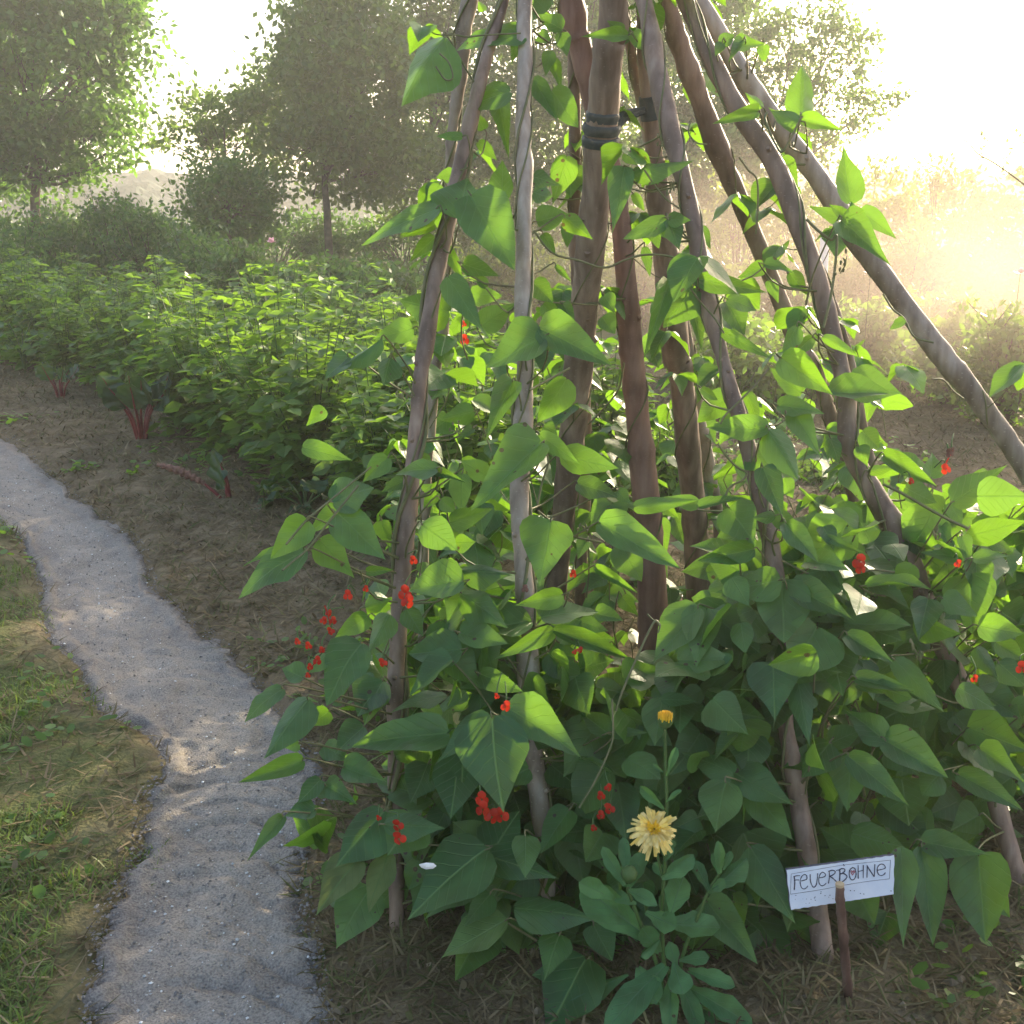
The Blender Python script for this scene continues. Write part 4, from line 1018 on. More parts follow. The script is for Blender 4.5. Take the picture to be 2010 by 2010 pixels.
runner('L', Zq(700, 0, .3623, [(480, 190), (540, 190), (600, 200), (700, 190), (890, 180)]), (2.32, 2.32), .0016)
runner('L', Zq(700, 0, .3623, [(430, 360), (480, 430), (520, 420), (500, 340), (450, 290)]), (2.32, 2.32), .0018)
runner('C', Zq(600, 700, .4141, [(1510, 30), (1480, 160), (1400, 260), (1340, 320)]), (2.3, 2.5), .002)
runner('C', Zq(600, 700, .4141, [(1060, 160), (1150, 110), (1250, 55)]), (2.2, 2.3), .0022)
runner('C', Zq(600, 700, .4141, [(1100, 700), (1120, 600), (1150, 500), (1130, 430)]), (2.15, 2.15), .002)
runner('C', Zq(600, 700, .4141, [(1100, 730), (1160, 780), (1200, 810), (1260, 850), (1400, 880)]), (2.15, 2.25), .0022)
runner('C', Zq(600, 700, .4141, [(1680, 1275), (1655, 1255), (1610, 1340), (1560, 1450), (1500, 1590), (1470, 1680)]), (2.05, 2.05), .0022)
runner('C', Zq(600, 700, .4141, [(1620, 1220), (1650, 1250), (1680, 1270), (1670, 1310)]), (2.05, 2.05), .0016)
runner('C', Zq(600, 1350, .3623, [(1660, 60), (1665, 250), (1640, 350), (1560, 520), (1480, 650)]), (2.03, 2.0), .0018)
runner('C', Zq(600, 1350, .3623, [(1080, 1265), (1170, 1320), (1250, 1370)]), (2.05, 2.1), .002)

for k in plants:
    if stemmb[k].n: stemmb[k].build('stem', M['vine'], roots[k])
    leafmb[k].build('foliage', M['bean'], roots[k])
palemb.build('yellowing_leaves', M['beanpale'], roots['L'])

# scarlet flowers and dark spent clusters -----------------------------------------------------------------
def bean_flower(mb, c, s, a):
    """two rounded wings and a standard, each a small cupped petal"""
    right = np.array([math.cos(a), 0, math.sin(a)]); up_ = np.array([-math.sin(a), 0, math.cos(a)]); fw_ = np.array([0, -1, 0])
    for (ox, oy, rx, ry, tl) in ((0, .55, .62, .6, .2), (-.45, -.35, .5, .62, .5), (.45, -.35, .5, .62, -.5)):
        cc_ = c + right * ox * s + up_ * oy * s
        th = np.linspace(0, 2 * np.pi, 9)[:-1]
        r_ = right * math.cos(tl) + fw_ * math.sin(tl)
        v = [cc_ + fw_ * s * .22]
        for t in th: v.append(cc_ + r_ * math.cos(t) * rx * s + up_ * math.sin(t) * ry * s + fw_ * s * rng.uniform(-.1, .1))
        f = [[0, 1 + i, 1 + (i + 1) % 8] for i in range(8)]
        mb.add(np.array(v), np.array(f))
def flower_cluster(key, items, d, stalk=None, name='flower_cluster', mat='red', s=.010):
    mb = MB(); smb_ = MB()
    for (x, y, sc_) in items:
        bean_flower(mb, P(x, y, d), s * sc_, rng.uniform(-.6, .6))
        pc_ = P(x, y, d); tube(smb_, spline([pc_ + [0, .004, .003], pc_ + [rng.normal(0, .004), .012, .014], pc_ + [rng.normal(0, .008), .03, rng.uniform(-.01, .03)]], 6), np.linspace(.0016, .001, 6), 5, False)
        tube(smb_, [pc_ + [0, .002, .001], pc_ + [0, .006, .007]], [.003 * sc_, .0016], 6)
    if stalk:
        p3 = [P(x, y, d + .01) for x, y in stalk]
        tube(mb, spline(p3, 10), .0012, 5, False)
    o_ = mb.build(name, M[mat], roots[key]); smb_.build('flower_stalk', M['stem'], o_)
    return o_
q8 = lambda a, b: (600 + a * .3623, 1350 + b * .3623)
q7 = lambda a, b: (1300 + a * .3675, 700 + b * .3675)
q6 = lambda a, b: (600 + a * .4141, 700 + b * .4141)
q2 = lambda a, b: (700 + a * .3623, b * .3623)
flower_cluster('L', [(*q8(498, 745), 1.0), (*q8(505, 815), 1.15)], 1.93)
flower_cluster('L', [(*q8(395, 705), .5)], 1.95)
flower_cluster('C', [(*q8(955, 600), 1.2), (*q8(960, 655), 1.25)], 1.93)
flower_cluster('C', [(*q8(1010, 695), 1.3), (*q8(1060, 690), 1.3), (*q8(1085, 570), .6)], 1.95)
flower_cluster('C', [(*q8(1085, 100), .9), (*q8(1035, 45), .5)], 1.93)
flower_cluster('C', [(*q8(1600, 585), .8), (*q8(1640, 540), .7), (*q8(1645, 655), 1.0), (*q8(1600, 690), .8), (*q8(1560, 760), .6)], 2.0)
flower_cluster('L', [(*q6(470, 1120), 1.3), (*q6(485, 1160), 1.2)], 2.05)
flower_cluster('L', [(*q6(510, 965), .8)], 2.08)
flower_cluster('L', [(*q6(200, 1130), .9), (*q6(285, 1100), .6)], 2.06)
flower_cluster('L', [(*q6(85, 1250), .7), (*q6(110, 1215), .6), (*q6(130, 1250), .7), (*q6(118, 1300), .7)], 2.05, [q6(90, 1180), q6(110, 1240), q6(125, 1320)])
flower_cluster('L', [(*q6(12, 1370), .7), (*q6(-40, 1350), .6), (*q6(75, 1390), .6), (*q6(55, 1440), .8), (*q6(20, 1470), .6), (*q6(10, 1510), .5)], 2.05, [q6(90, 1380), q6(50, 1440), q6(10, 1500)])
flower_cluster('L', [(*q6(365, 1450), .8)], 2.06)
flower_cluster('C', [(*q6(1268, 1030), .7)], 2.1)
flower_cluster('C', [(*q6(1040, 1100), .7)], 2.06, mat='deadchard')
flower_cluster('C', [(*q6(1300, 1390), .6), (*q6(1275, 1400), .5)], 2.15)
flower_cluster('r', [(*q7(1515, 600), .95)], 2.12, [q7(1555, 500), q7(1530, 540), q7(1510, 580)])
flower_cluster('r', [(*q7(1535, 515), .8), (*q7(1550, 500), .5)], 2.12, mat='deadchard')
flower_cluster('r', [(*q7(1330, 665), .6)], 2.15)
flower_cluster('r', [(*q7(1055, 1095), 1.3), (*q7(1060, 1130), 1.0)], 2.1)
flower_cluster('r', [(*q7(1580, 1105), .7)], 2.1)
flower_cluster('r', [(*q7(1920, 1660), 1.1)], 2.05)
flower_cluster('r', [(*q7(1670, 1720), .7)], 2.02)
flower_cluster('back', [(*q2(580, 1755), .8)], 3.1)
flower_cluster('back', [(*q2(585, 1840), 1.3)], 3.1)
# dark bud spikes
def spike(key, a, b, d, n_=9, s=.0045):
    mb = MB(); A = P(*a, d); Bp = P(*b, d)
    tube(mb, [A, (A + Bp) / 2 + [.004, 0, 0], Bp], [.0014, .0012, .0008], 5)
    for i in range(n_):
        t = i / n_; c = A + (Bp - A) * t + rng.normal(0, .005, 3)
        th = np.linspace(0, 1, 5)
        tube(mb, [c, c + [0, 0, s], c + rng.normal(0, .002, 3) + [0, 0, s * 2]], [s * .3, s * .55, s * .1], 6)
    mb.build('flower_bud_spike', M['vine'], roots[key])
spike('g', q7(430, 170), q7(500, 70), 2.2); spike('g', q7(600, 360), q7(630, 290), 2.2)
spike('r', (1300 + 950 * .3675, 1460 * .3675), (1300 + 985 * .3675, 1370 * .3675), 2.3); spike('C', q6(690, 350), q6(740, 360), 2.3, 6)
spike('L', q6(440, 190), q6(470, 210), 2.2, 5); spike('r', q7(1470, 980), q7(1475, 940), 2.15, 6); spike('r', q7(1330, 1540), q7(1380, 1640), 2.05, 8)
spike('C', q6(1290, 840), q6(1340, 810), 2.2, 7); spike('g', (700 + 1640 * .3623, 790 * .3623), (700 + 1650 * .3623, 765 * .3623), 2.35, 5)
spike('g', (700 + 1680 * .3623, 1060 * .3623), (700 + 1700 * .3623, 1010 * .3623), 2.3, 8); spike('L', (510, 1225), (520, 1260), 2.02, 6, .0035)
# the small white chip lying on a leaf
mb = MB(); c = P(840, 1699, 1.88)
th = np.linspace(0, 2 * np.pi, 8)[:-1]
top = np.array([c + np.array([math.cos(t) * .013 * (1 + .15 * math.sin(3 * t)), -.002, math.sin(t) * .0055]) for t in th])
v = np.concatenate([top, top + [0, .002, 0]]); n7 = 7
mb.add(v, np.array([[i, (i + 1) % n7, n7 + (i + 1) % n7, n7 + i] for i in range(n7)]))
mb.add(np.concatenate([top, [c + [0, -.0035, 0]]]), np.array([[i, (i + 1) % n7, n7] for i in range(n7)]))
tag(mb.build('stone_chip', M['pebble'], smooth=False), 'small white chip lying on a low bean leaf', 'chip')
# ------------------------------------------------------------------ name sign on its stick
sx_ = lambda a, b: (1540 + a * .12422, 1680 + b * .12422)
DS = 1.90
sign = empty('name_sign', G(1671, 2012), 'white hand lettered board reading FEUERBOHNE on a short stick', 'sign')
cor = [sx_(28, 222), sx_(1735, -12), sx_(1725, 605), sx_(100, 852)]
TL, TR, BR, BL = [P(x, y, DS) for x, y in cor]
bn = unit(np.cross(TR - TL, BL - TL)); bn = bn if bn @ (CAMP - TL) > 0 else -bn
nA, nB_ = 24, 8
def bp_(u, v, off): return (TL * (1 - u) + TR * u) * (1 - v) + (BL * (1 - u) + BR * u) * v + bn * off
fr = np.array([bp_(i / nA, j / nB_, 0) for j in range(nB_ + 1) for i in range(nA + 1)])
wob = lambda i, j: 0.0006 * math.sin(i * 3.1 + j * 1.7)
for j in range(nB_ + 1):
    for i in range(nA + 1):
        if j in (0, nB_): fr[j * (nA + 1) + i] += unit(BL - TL) * wob(i, j)
        if i in (0, nA): fr[j * (nA + 1) + i] += unit(TR - TL) * wob(i, j)
qs = [[j * (nA + 1) + i, j * (nA + 1) + i + 1, (j + 1) * (nA + 1) + i + 1, (j + 1) * (nA + 1) + i] for j in range(nB_) for i in range(nA)]
mbd = MB(); mbd.add(fr, np.array(qs))
board = mbd.build('board', M['board'], sign, smooth=False)
rim = [i for i in range(nA + 1)] + [(j + 1) * (nA + 1) - 1 for j in range(1, nB_ + 1)] + [nB_ * (nA + 1) + i for i in range(nA - 1, -1, -1)] + [j * (nA + 1) for j in range(nB_ - 1, 0, -1)]
mbe = MB(); rv = fr[rim]; nr_ = len(rim); outc = rv.mean(0)
v = np.concatenate([rv + bn * .0002, rv - bn * .008]); mbe.add(v, np.array([[i, (i + 1) % nr_, nr_ + (i + 1) % nr_, nr_ + i] for i in range(nr_)]))
mbe.add(fr - bn * .008, np.array(qs)[:, ::-1])
mbe.build('board_edge', M['boardedge'], board, smooth=False)
def ribbon(mb, pts, w, off=.0007):
    pts = spline(pts, max(8, 6 * len(pts))) if len(pts) > 2 else np.array(pts, float)
    p3 = np.array([P(*sx_(a, b), DS) for a, b in pts])
    # onto the board's plane
    p3 = np.array([p - bn * ((p - TL) @ bn) + bn * off for p in p3])
    tube(mb, p3, w * .12422 / FPX * DS * K * .5 * (1 + .15 * rng.normal(size=len(p3))), 5)
letters = MB()
strokes = [
 ([(150, 325), (158, 420), (150, 535)], 20), ([(140, 325), (190, 312), (240, 310)], 14), ([(155, 378), (230, 378)], 12),
 ([(262, 395), (330, 375), (352, 355), (345, 310), (310, 292), (265, 330), (245, 410), (262, 490), (300, 520), (340, 505), (368, 470)], 13),
 ([(402, 290), (408, 400), (440, 480), (470, 490), (500, 450), (515, 350), (520, 275)], 14),
 ([(550, 345), (620, 330), (645, 305), (630, 270), (590, 258), (555, 300), (538, 370), (550, 440), (590, 470), (630, 455), (655, 430)], 13),
 ([(705, 250), (705, 340), (690, 435)], 14), ([(690, 245), (750, 225), (795, 240), (790, 275), (740, 310), (715, 320), (760, 350), (835, 420)], 17),
 ([(870, 215), (872, 310), (865, 420)], 18), ([(850, 225), (900, 200), (945, 205), (950, 235), (915, 270), (880, 280), (940, 280), (985, 320), (965, 360), (920, 400), (880, 415)], 16),
 ([(1070, 182), (1030, 220), (1020, 290), (1040, 360), (1075, 378), (1110, 350), (1128, 280), (1110, 200), (1070, 182)], 15),
 ([(1160, 145), (1162, 355)], 14), ([(1242, 145), (1240, 350)], 14), ([(1165, 245), (1240, 225)], 11),
 ([(1305, 150), (1300, 340)], 14), ([(1300, 150), (1350, 230), (1412, 325)], 18), ([(1425, 130), (1415, 325)], 13),
 ([(1470, 225), (1560, 205), (1590, 185), (1570, 140), (1520, 128), (1475, 165), (1462, 230), (1485, 290), (1530, 308), (1570, 290), (1592, 262)], 14)]
for p_, w in strokes: ribbon(letters, p_, w)
for a, b in ((820, 225), (838, 216), (925, 130), (935, 148)): ribbon(letters, [(a, b), (a + 6, b + 6)], 14)
letters.build('lettering', M['ink'], board)
frm = MB()
for p_ in ([(105, 285), (500, 215), (920, 145), (1300, 105), (1672, 66)], [(1672, 66), (1655, 362)], [(1655, 362), (1300, 405), (940, 462), (560, 535), (95, 605)], [(95, 605), (98, 440), (105, 285)]):
    ribbon(frm, p_, 6, .0003)
for _ in range(16):
    a, b = rng.uniform(90, 800), rng.uniform(620, 800)
    if b > 830 - a * .14: continue
    ribbon(frm, [(a, b), (a + rng.uniform(4, 22), b + rng.uniform(-4, 4))], 8, .0003)
for a, b in ((575, 565), (570, 590), (470, 662), (1040, 545), (1100, 548), (1195, 590), (1250, 600), (1680, 550)): ribbon(frm, [(a - 6, b), (a + 8, b + 4)], 12, .0003)
frm.build('drawn_border', M['ink'], board)
hrt = MB()
ribbon(hrt, [(1045, 255), (1055, 232), (1075, 245), (1095, 232), (1108, 250), (1080, 290), (1072, 300), (1045, 255)], 14, .0006)
ribbon(hrt, [(1060, 255), (1090, 255)], 24, .0004)
hrt.build('heart', M['heart'], board)
zs_ = [(870, 432), (885, 700)]
stp = [(*sx_(872, 440), 1.862)] + [(1300 + a * .3675, 1300 + b * .3675, d) for a, b, d in ((952, 1300, 1.875), (968, 1480, 1.92), (985, 1700, 1.97), (1008, 1925, 2.02), (1012, 1990, 2.04))]
s3 = spline(np.array([P(x, y, d) for x, y, d in stp]), 40)
rs = np.interp(np.linspace(0, 1, 40), [0, .2, .5, 1], [.0062, .0072, .0074, .007]); 
for k_ in (15, 24, 31): rs[k_] *= 1.25
mb = MB(); tube(mb, s3, rs * (1 + .05 * rng.normal(size=40)), 10, True, .05); mb.build('stick', M['stakewood'], sign)
mb = MB(); tube(mb, [s3[0] + unit(s3[0] - s3[3]) * .0006, s3[0] - unit(s3[0] - s3[3]) * .004], [.0066, .0066], 10); mb.build('cut_end', M['cut'], sign)

# ------------------------------------------------------------------ pot marigold
cz = lambda a, b: (1020 + a * .2381, 1560 + b * .2381)
c2 = lambda a, b: (1150 + a * .3676, 1300 + b * .3676)
def cald(Y): return np.interp(Y, [1400, 1640, 1800, 2030], [1.80, 1.85, 1.90, 2.0])
marigold = empty('marigold_plant', G(1312, 2035), 'pot marigold with one pale yellow double flower and an orange bud', 'flower plant')
HWs = HW.copy()
HU_b, HW_b = HU, HW
cmb = MB()
def cleaf(a, b, a2, b2, w, f=cz, z=0.0):
    global HW
    w = w * 1.25
    x, y = f(a, b); x2, y2 = f(a2, b2); s = .2381 if f is cz else .3676
    HW = np.array([.12, .2, .3, .42, .6, .78, .95, 1.0, .95, .72, .42, 0.0]) * (1 + .13 * np.sin(np.arange(12) * 2.3 + a)) * .92
    traced_leaf(cmb, x, y, x2, y2, w * s, 'd' if rng.random() < .6 else 'b', cald(y) + z)
    HW = HW_b
for r_ in [(1170,680,1430,480,130),(1250,960,1360,680,200),(1040,970,1300,1090,165),(1200,1060,1660,1100,190),(1070,1190,505,740,270),(760,850,505,730,150),
           (960,900,750,800,100),(900,790,1130,900,110),(860,740,685,425,100),(880,700,850,350,90),(900,760,1010,470,130),(870,760,760,560,90),(930,720,960,560,90),(1290,1400,1235,1210,110),(1320,1365,1565,1340,110),
           (1270,1390,1350,1650,190),(1400,1450,1765,1570,120),(1380,1580,1910,1890,170),(1420,1690,1700,1900,110),(1200,1410,700,1920,230),(880,1480,395,1690,150),
           (980,1430,1130,1720,210),(1560,790,1430,525,90),(1600,780,1872,500,150),(1650,640,1640,385,75),(1680,620,1745,465,60),(1560,810,1690,700,85),(1640,650,1590,470,60),
           (1160,1500,1100,1900,150),(1250,1500,1240,1950,140),(1300,1480,1480,1950,130),(1190,1000,1230,800,120),(1150,1300,1010,1100,150),(1200,700,1110,560,80),(1150,1200,1000,1330,60)]:
    cleaf(*r_)
for r_ in [(415,780,288,660,48),(430,745,512,684,28),(430,605,490,450,42),(412,585,355,545,20),(420,990,480,960,40),(425,1060,465,985,30)]: cleaf(*r_, f=c2)
cmb.build('leaves', M['cal'], marigold)
smb = MB()
def cst(pts, f, r0, r1):
    p3 = [P(*f(a, b), cald(f(a, b)[1]) + .01) for a, b in pts]
    tube(smb, spline(p3, 24), np.linspace(r0, r1, 24), 8)
cst([(1270, 1980), (1240, 1500), (1190, 1400), (1175, 1150), (1175, 900), (1190, 690), (1205, 400), (1210, 130)], cz, .0042, .0028)
cst([(430, 800), (432, 740), (425, 560), (420, 350)], c2, .0028, .002)
cst([(1185, 700), (1150, 560), (1115, 400)], cz, .0024, .0018)
cst([(1260, 1960), (1130, 1400), (1010, 1100), (900, 800), (890, 700)], cz, .0038, .0025)
cst([(1275, 1900), (1340, 1350), (1480, 980), (1560, 790), (1650, 640)], cz, .0036, .0022)
smb.build('stem', M['stem'], marigold)
hd = MB(); hc = P(*cz(1108, 290), 1.835)
hn = unit(np.array([-.05, -.62, .78])); hx = unit(np.cross(hn, [0, 0, 1.0])); hy = np.cross(hn, hx)
def petal(mb, c, ang, r0, r1, w, lift, droop, tipc=0):
    dr = hx * math.cos(ang) + hy * math.sin(ang); sd = np.cross(hn, dr)
    us = np.linspace(0, 1, 6); ws = np.array([.35, .75, .95, 1.0, .9, .62]) * w
    V = []
    for i, (u, w_) in enumerate(zip(us, ws)):
        p = c + dr * (r0 + (r1 - r0) * u) + hn * (lift * u - droop * u * u)
        for s in (-1, -.4, .4, 1):
            notch = -.0016 if (i == 5 and abs(s) < .5) else 0
            V.append(p + sd * w_ * s + hn * .0012 * (abs(s) - .5) + dr * (notch * rng.uniform(0, 1.5)))
    f = [[i * 4 + j, i * 4 + j + 1, i * 4 + 5 + j, i * 4 + 4 + j] for i in range(5) for j in range(3)]
    mb.add(np.array(V), np.array(f))
for ring, (r1, lift, droop, n_p, w) in enumerate([(.0375, .004, .014, 26, .0031), (.034, .010, .010, 24, .003), (.029, .014, .008, 22, .0028), (.023, .016, .005, 18, .0025)]):
    for i in range(n_p):
        petal(hd, hc + hn * .0015 * ring, i / n_p * 6.283 + ring * .2 + rng.normal(0, .12), .004, r1 * rng.uniform(.8, 1.1), w * rng.uniform(.75, 1.35), lift * rng.uniform(.3, 1.6), droop * rng.uniform(.3, 2.3))
flower = hd.build('flower_head', M['petal'], marigold, smooth=False)
hd2 = MB()
for i in range(26): petal(hd2, hc + hn * .004, i / 26 * 6.283 * 3.1, .001, rng.uniform(.008, .015), .0016, rng.uniform(.008, .015), .002)
hd2.build('flower_centre', M['petalorange'], flower, smooth=False)
cal = MB(); tube(cal, [hc - hn * .010, hc - hn * .006, hc - hn * .001], [.003, .008, .009], 10); cal.build('calyx', M['stem'], flower)
bc = P(*c2(424, 310), cald(1414) + 0.0)
bud = MB(); tube(bud, [bc + np.array([0, 0, z]) for z in (-.013, -.009, -.002, .004)], [.002, .008, .0118, .0105], 12); budo = bud.build('bud', M['stem'], marigold)
b2_ = MB()
for i in range(46):
    a = i * 2.4; r_ = .0105 * math.sqrt(i / 46)
    p0 = bc + np.array([math.cos(a) * r_, math.sin(a) * r_, .001]); tube(b2_, [p0, p0 + [0, 0, .007], p0 + np.array([math.cos(a) * .001, math.sin(a) * .001, .010 + .003 * (1 - i / 46)])], [.0016, .0016, .0006], 5)
b2_.build('bud_petals', M['petalorange'], budo)
b3 = MB(); p_ = P(*cz(905, 650), cald(1715) - .01)
tube(b3, [p_ + np.array([0, 0, z]) for z in (-.016, -.008, 0, .008, .013)], [.003, .011, .0135, .010, .003], 12); b3.build('green_bud', M['stem'], marigold)

# ------------------------------------------------------------------ chard
def ribbed_leaf(mb, B, T, hw, nr, ruff=.08):
    side = unit(np.cross(T - B, nr)) * hw; n_u, n_v = 16, 9
    V = []; L = np.linalg.norm(T - B)
    for i in range(n_u):
        u = i / (n_u - 1); w_ = math.sin(math.pi * min(1, (u * .92 + .05))) ** .7
        for j in range(n_v):
            v_ = (j / (n_v - 1)) * 2 - 1
            V.append(B + (T - B) * u + side * v_ * w_ + nr * L * (ruff * math.sin(u * 16 + v_ * 5) * abs(v_) + .10 * abs(v_) - .12 * u * u))
    f = [[i * n_v + j, i * n_v + j + 1, (i + 1) * n_v + j + 1, (i + 1) * n_v + j] for i in range(n_u - 1) for j in range(n_v - 1)]
    mb.add(np.array(V), np.array(f), np.array([[i / 15, (j / 4 - 1)] for i in range(n_u) for j in range(n_v)]))
def broadleaf(name, loc, h, n_l, label, cat, mat='chard', Lf=.2):
    root = empty(name, loc, label, cat); lf = MB(); st = MB()
    for i in range(n_l):
        a = i * 2.4; d = np.array([math.cos(a), math.sin(a), 0]); hh = h * (.3 + .7 * i / n_l)
        p1 = np.array(loc) + d * .1 + [0, 0, hh * .8]; tube(st, spline([np.array(loc), np.array(loc) + d * .03 + [0, 0, hh * .5], p1], 6), .005, 5)
        ribbed_leaf(lf, p1, p1 + d * Lf + [0, 0, rng.uniform(-.08, .08)], Lf * .4, unit(np.array([0, 0, 1]) + d * .4))
    lf.build('leaves', M[mat], root); st.build('stem', M['stem'], root)
def chard(gx_, gy_, h, n_st, label, s=1.0, spread=.35):
    b = G(gx_, gy_); root = empty('chard_plant', b, label, 'chard plant', 'red stalked chard along the bed')
    st, lf = MB(), MB()
    for i in range(n_st):
        a = i / n_st * 6.283 + rng.uniform(-.3, .3); d = np.array([math.cos(a), math.sin(a) * .8, 0]); k = rng.uniform(.5, 1) * spread
        p0 = b + d * .012 + [0, 0, -.01]; p1 = b + d * h * k * .5 + [0, 0, h * .4]; p2 = b + d * h * k + [0, 0, h * .62]
        tube(st, spline([p0, p1, p2], 10), np.linspace(.009, .005, 10) * s, 7)
        T = p2 + d * h * .25 + [0, 0, h * .45 * rng.uniform(.5, 1)]
        nr = unit(np.array([d[0] * -.6, -.5 + d[1], .5])); ribbed_leaf(lf, p2 - (p2 - p1) * .2, T, h * .2 * rng.uniform(.8, 1.1), nr)
        tube(st, spline([p2, (p2 + T) / 2 - nr * .006, T - (T - p2) * .15], 8), np.linspace(.006, .0015, 8) * s, 6)
    st.build('stalks', M['chardred'], root); lf.build('leaves', M['chard'], root)
    return root
chard(280, 880, .42, 12, 'larger red stalked chard clump between path and potato bed', 1.2)
chard(120, 790, .28, 7, 'smaller chard clump far up the row beside the potatoes', .8)
broadleaf('beet_plant', G(600, 1020), .26, 11, 'low dark leaved beet at the corner near the bean teepee', 'leafy plant', 'chard', .15)
b = G(452, 1005); root = empty('chard_plant', b, 'sparse chard with one upright leaf and one wilted brown leaf', 'chard plant', 'red stalked chard along the bed')
st, lf, wl = MB(), MB(), MB()
def GP(x, y): return W(x, y, b[1])
tube(st, spline([b - [0, 0, .02], GP(445, 950), GP(432, 905)], 12), np.linspace(.019, .004, 12), 8)
tube(st, spline([b - [0, 0, .02], GP(430, 975), GP(402, 950)], 12), np.linspace(.012, .006, 12), 8)
tube(st, spline([b + [.02, 0, -.02], b + [.022, 0, .03]], 4), .012, 8)
ribbed_leaf(lf, GP(440, 960), GP(415, 880), .042, unit([-.3, -1, .2]), .12)
pts = spline([GP(402, 950), GP(375, 935), GP(345, 922), GP(308, 912)], 40)
tube(wl, pts, .014 * np.sin(np.linspace(.35, 2.9, 40)) * (1 + .28 * np.sin(np.arange(40) * 1.3)) + .004, 12, True, .12)
st.build('stalks', M['chardred'], root); lf.build('upright_leaf', M['chard'], root); wl.build('wilted_leaf', M['deadchard'], root)

# ------------------------------------------------------------------ potato bed
def potato_proto(seed, nst=11, hgt=.62):
    mb, sb = MB(), MB(); r_ = np.random.default_rng(seed)
    for s in range(nst):
        a = r_.uniform(0, 6.283); ln = r_.uniform(.08, .5); h = hgt * r_.uniform(.6, 1.12) * (1 - .35 * ln)
        d = np.array([math.cos(a), math.sin(a), 0]); top = d * ln * .6 + [0, 0, h]
        pts = spline([[0, 0, 0], d * ln * .25 + [0, 0, h * .5], top], 9); tube(sb, pts, np.linspace(.0045, .002, 9), 5)
        for k in range(13):
            t = .2 + .8 * k / 12; p = pts[int(t * 8)] + (top - pts[-2]) * 0
            a2 = k * 2.4 + a + r_.uniform(-.3, .3); dd = np.array([math.cos(a2), math.sin(a2), 0])
            L = r_.uniform(.13, .2) * (1 - .35 * (k / 10)); rise = r_.uniform(-.1, .5)
            rp = [p + dd * L * q_ + np.array([0, 0, 1]) * (L * rise * q_ - L * .5 * q_ * q_) for q_ in (0, .35, .65, 1)]
            sd = np.array([-dd[1], dd[0], 0])
            for (q_, sgn, sz) in ((1, 0, .08), (.68, 1, .066), (.68, -1, .066), (.38, 1, .045), (.38, -1, .045)):
                B = p + dd * L * q_ + np.array([0, 0, 1]) * (L * rise * q_ - L * .5 * q_ * q_)
                ax = unit(dd * (1 if sgn == 0 else .45) + sd * sgn * .95 + [0, 0, r_.uniform(-.45, .25)])
                nr = unit(np.array([0, 0, 1.0]) + r_.normal(0, .3, 3)); s2 = unit(np.cross(ax, nr)); nr = np.cross(s2, ax)
                sz = sz * r_.uniform(.85, 1.3); w_ = sz * .36
                V = np.array([B, B + ax * sz * .4 + s2 * w_ + nr * sz * .05, B + ax * sz * .35 - nr * sz * .04, B + ax * sz * .4 - s2 * w_ + nr * sz * .05,
                              B + ax * sz * .75 + s2 * w_ * .7 + nr * sz * .02, B + ax * sz * .75 - s2 * w_ * .7 + nr * sz * .02, B + ax * sz * 1.05 - nr * sz * .1])
                mb.add(V, np.array([[0, 2, 1, 1], [0, 3, 2, 2]])[:, :3]); mb.add(V, np.array([[1, 2, 6, 4], [2, 3, 5, 6]]))
    return mb, sb
GRP = 'potato plants in the bed beyond the path'
protos = []
for i, (nst, hg) in enumerate(((17, .80), (16, .72), (18, .86))):
    mb, sb = potato_proto(100 + i, nst, hg)
    r_ = empty('potato_plant', (0, 0, 0), 'leafy green potato plant in the dense bed beyond the path', 'potato plant', GRP)
    mb.build('foliage', M['potato'], r_, smooth=False); sb.build('stem', M['stem'], r_)
    protos.append(r_)
frontline = np.array([G(x, y)[:2] for x, y in ((-140, 660), (0, 722), (110, 762), (260, 815), (350, 890), (470, 985), (600, 1055), (740, 1120), (880, 1160), (1030, 1160), (1180, 1140))])
fl = spline(frontline, 200)
spots = []
for k in range(0, 3):
    off = .25 + k * .55
    for i in range(200):
        t = fl[min(i + 2, 199)] - fl[max(i - 2, 0)]; t = t / np.linalg.norm(t); nrm2 = np.array([-t[1], t[0]]) if -t[1] * 0 + t[0] > 0 else np.array([t[1], -t[0]])
        q_ = fl[i] + nrm2 * off
        if all(np.hypot(*(q_ - s)) > .52 for s in spots): spots.append(q_ + rng.normal(0, .05, 2))
used = set()
for i, s in enumerate(spots):
    pi = i % 3; o_ = protos[pi]
    sc__ = rng.uniform(.88, 1.12); zz = float(ground_z(np.array([s[0]]), np.array([s[1]]))[0]) - .01
    if pi not in used:
        used.add(pi); o_.location = (s[0], s[1], zz); o_.scale = (sc__,) * 3
    else: copy_thing(o_, (s[0], s[1], zz), rng.uniform(0, 6.28), sc__, None)
print('potatoes', len(spots))

# a leafy, broad cabbage-like plant at the far edge of the bed
broadleaf('broadleaf_plant', G(50, 735), .62, 9, 'pale broad leaved plant standing at the front of the far bed', 'leafy plant', 'bean', .22)

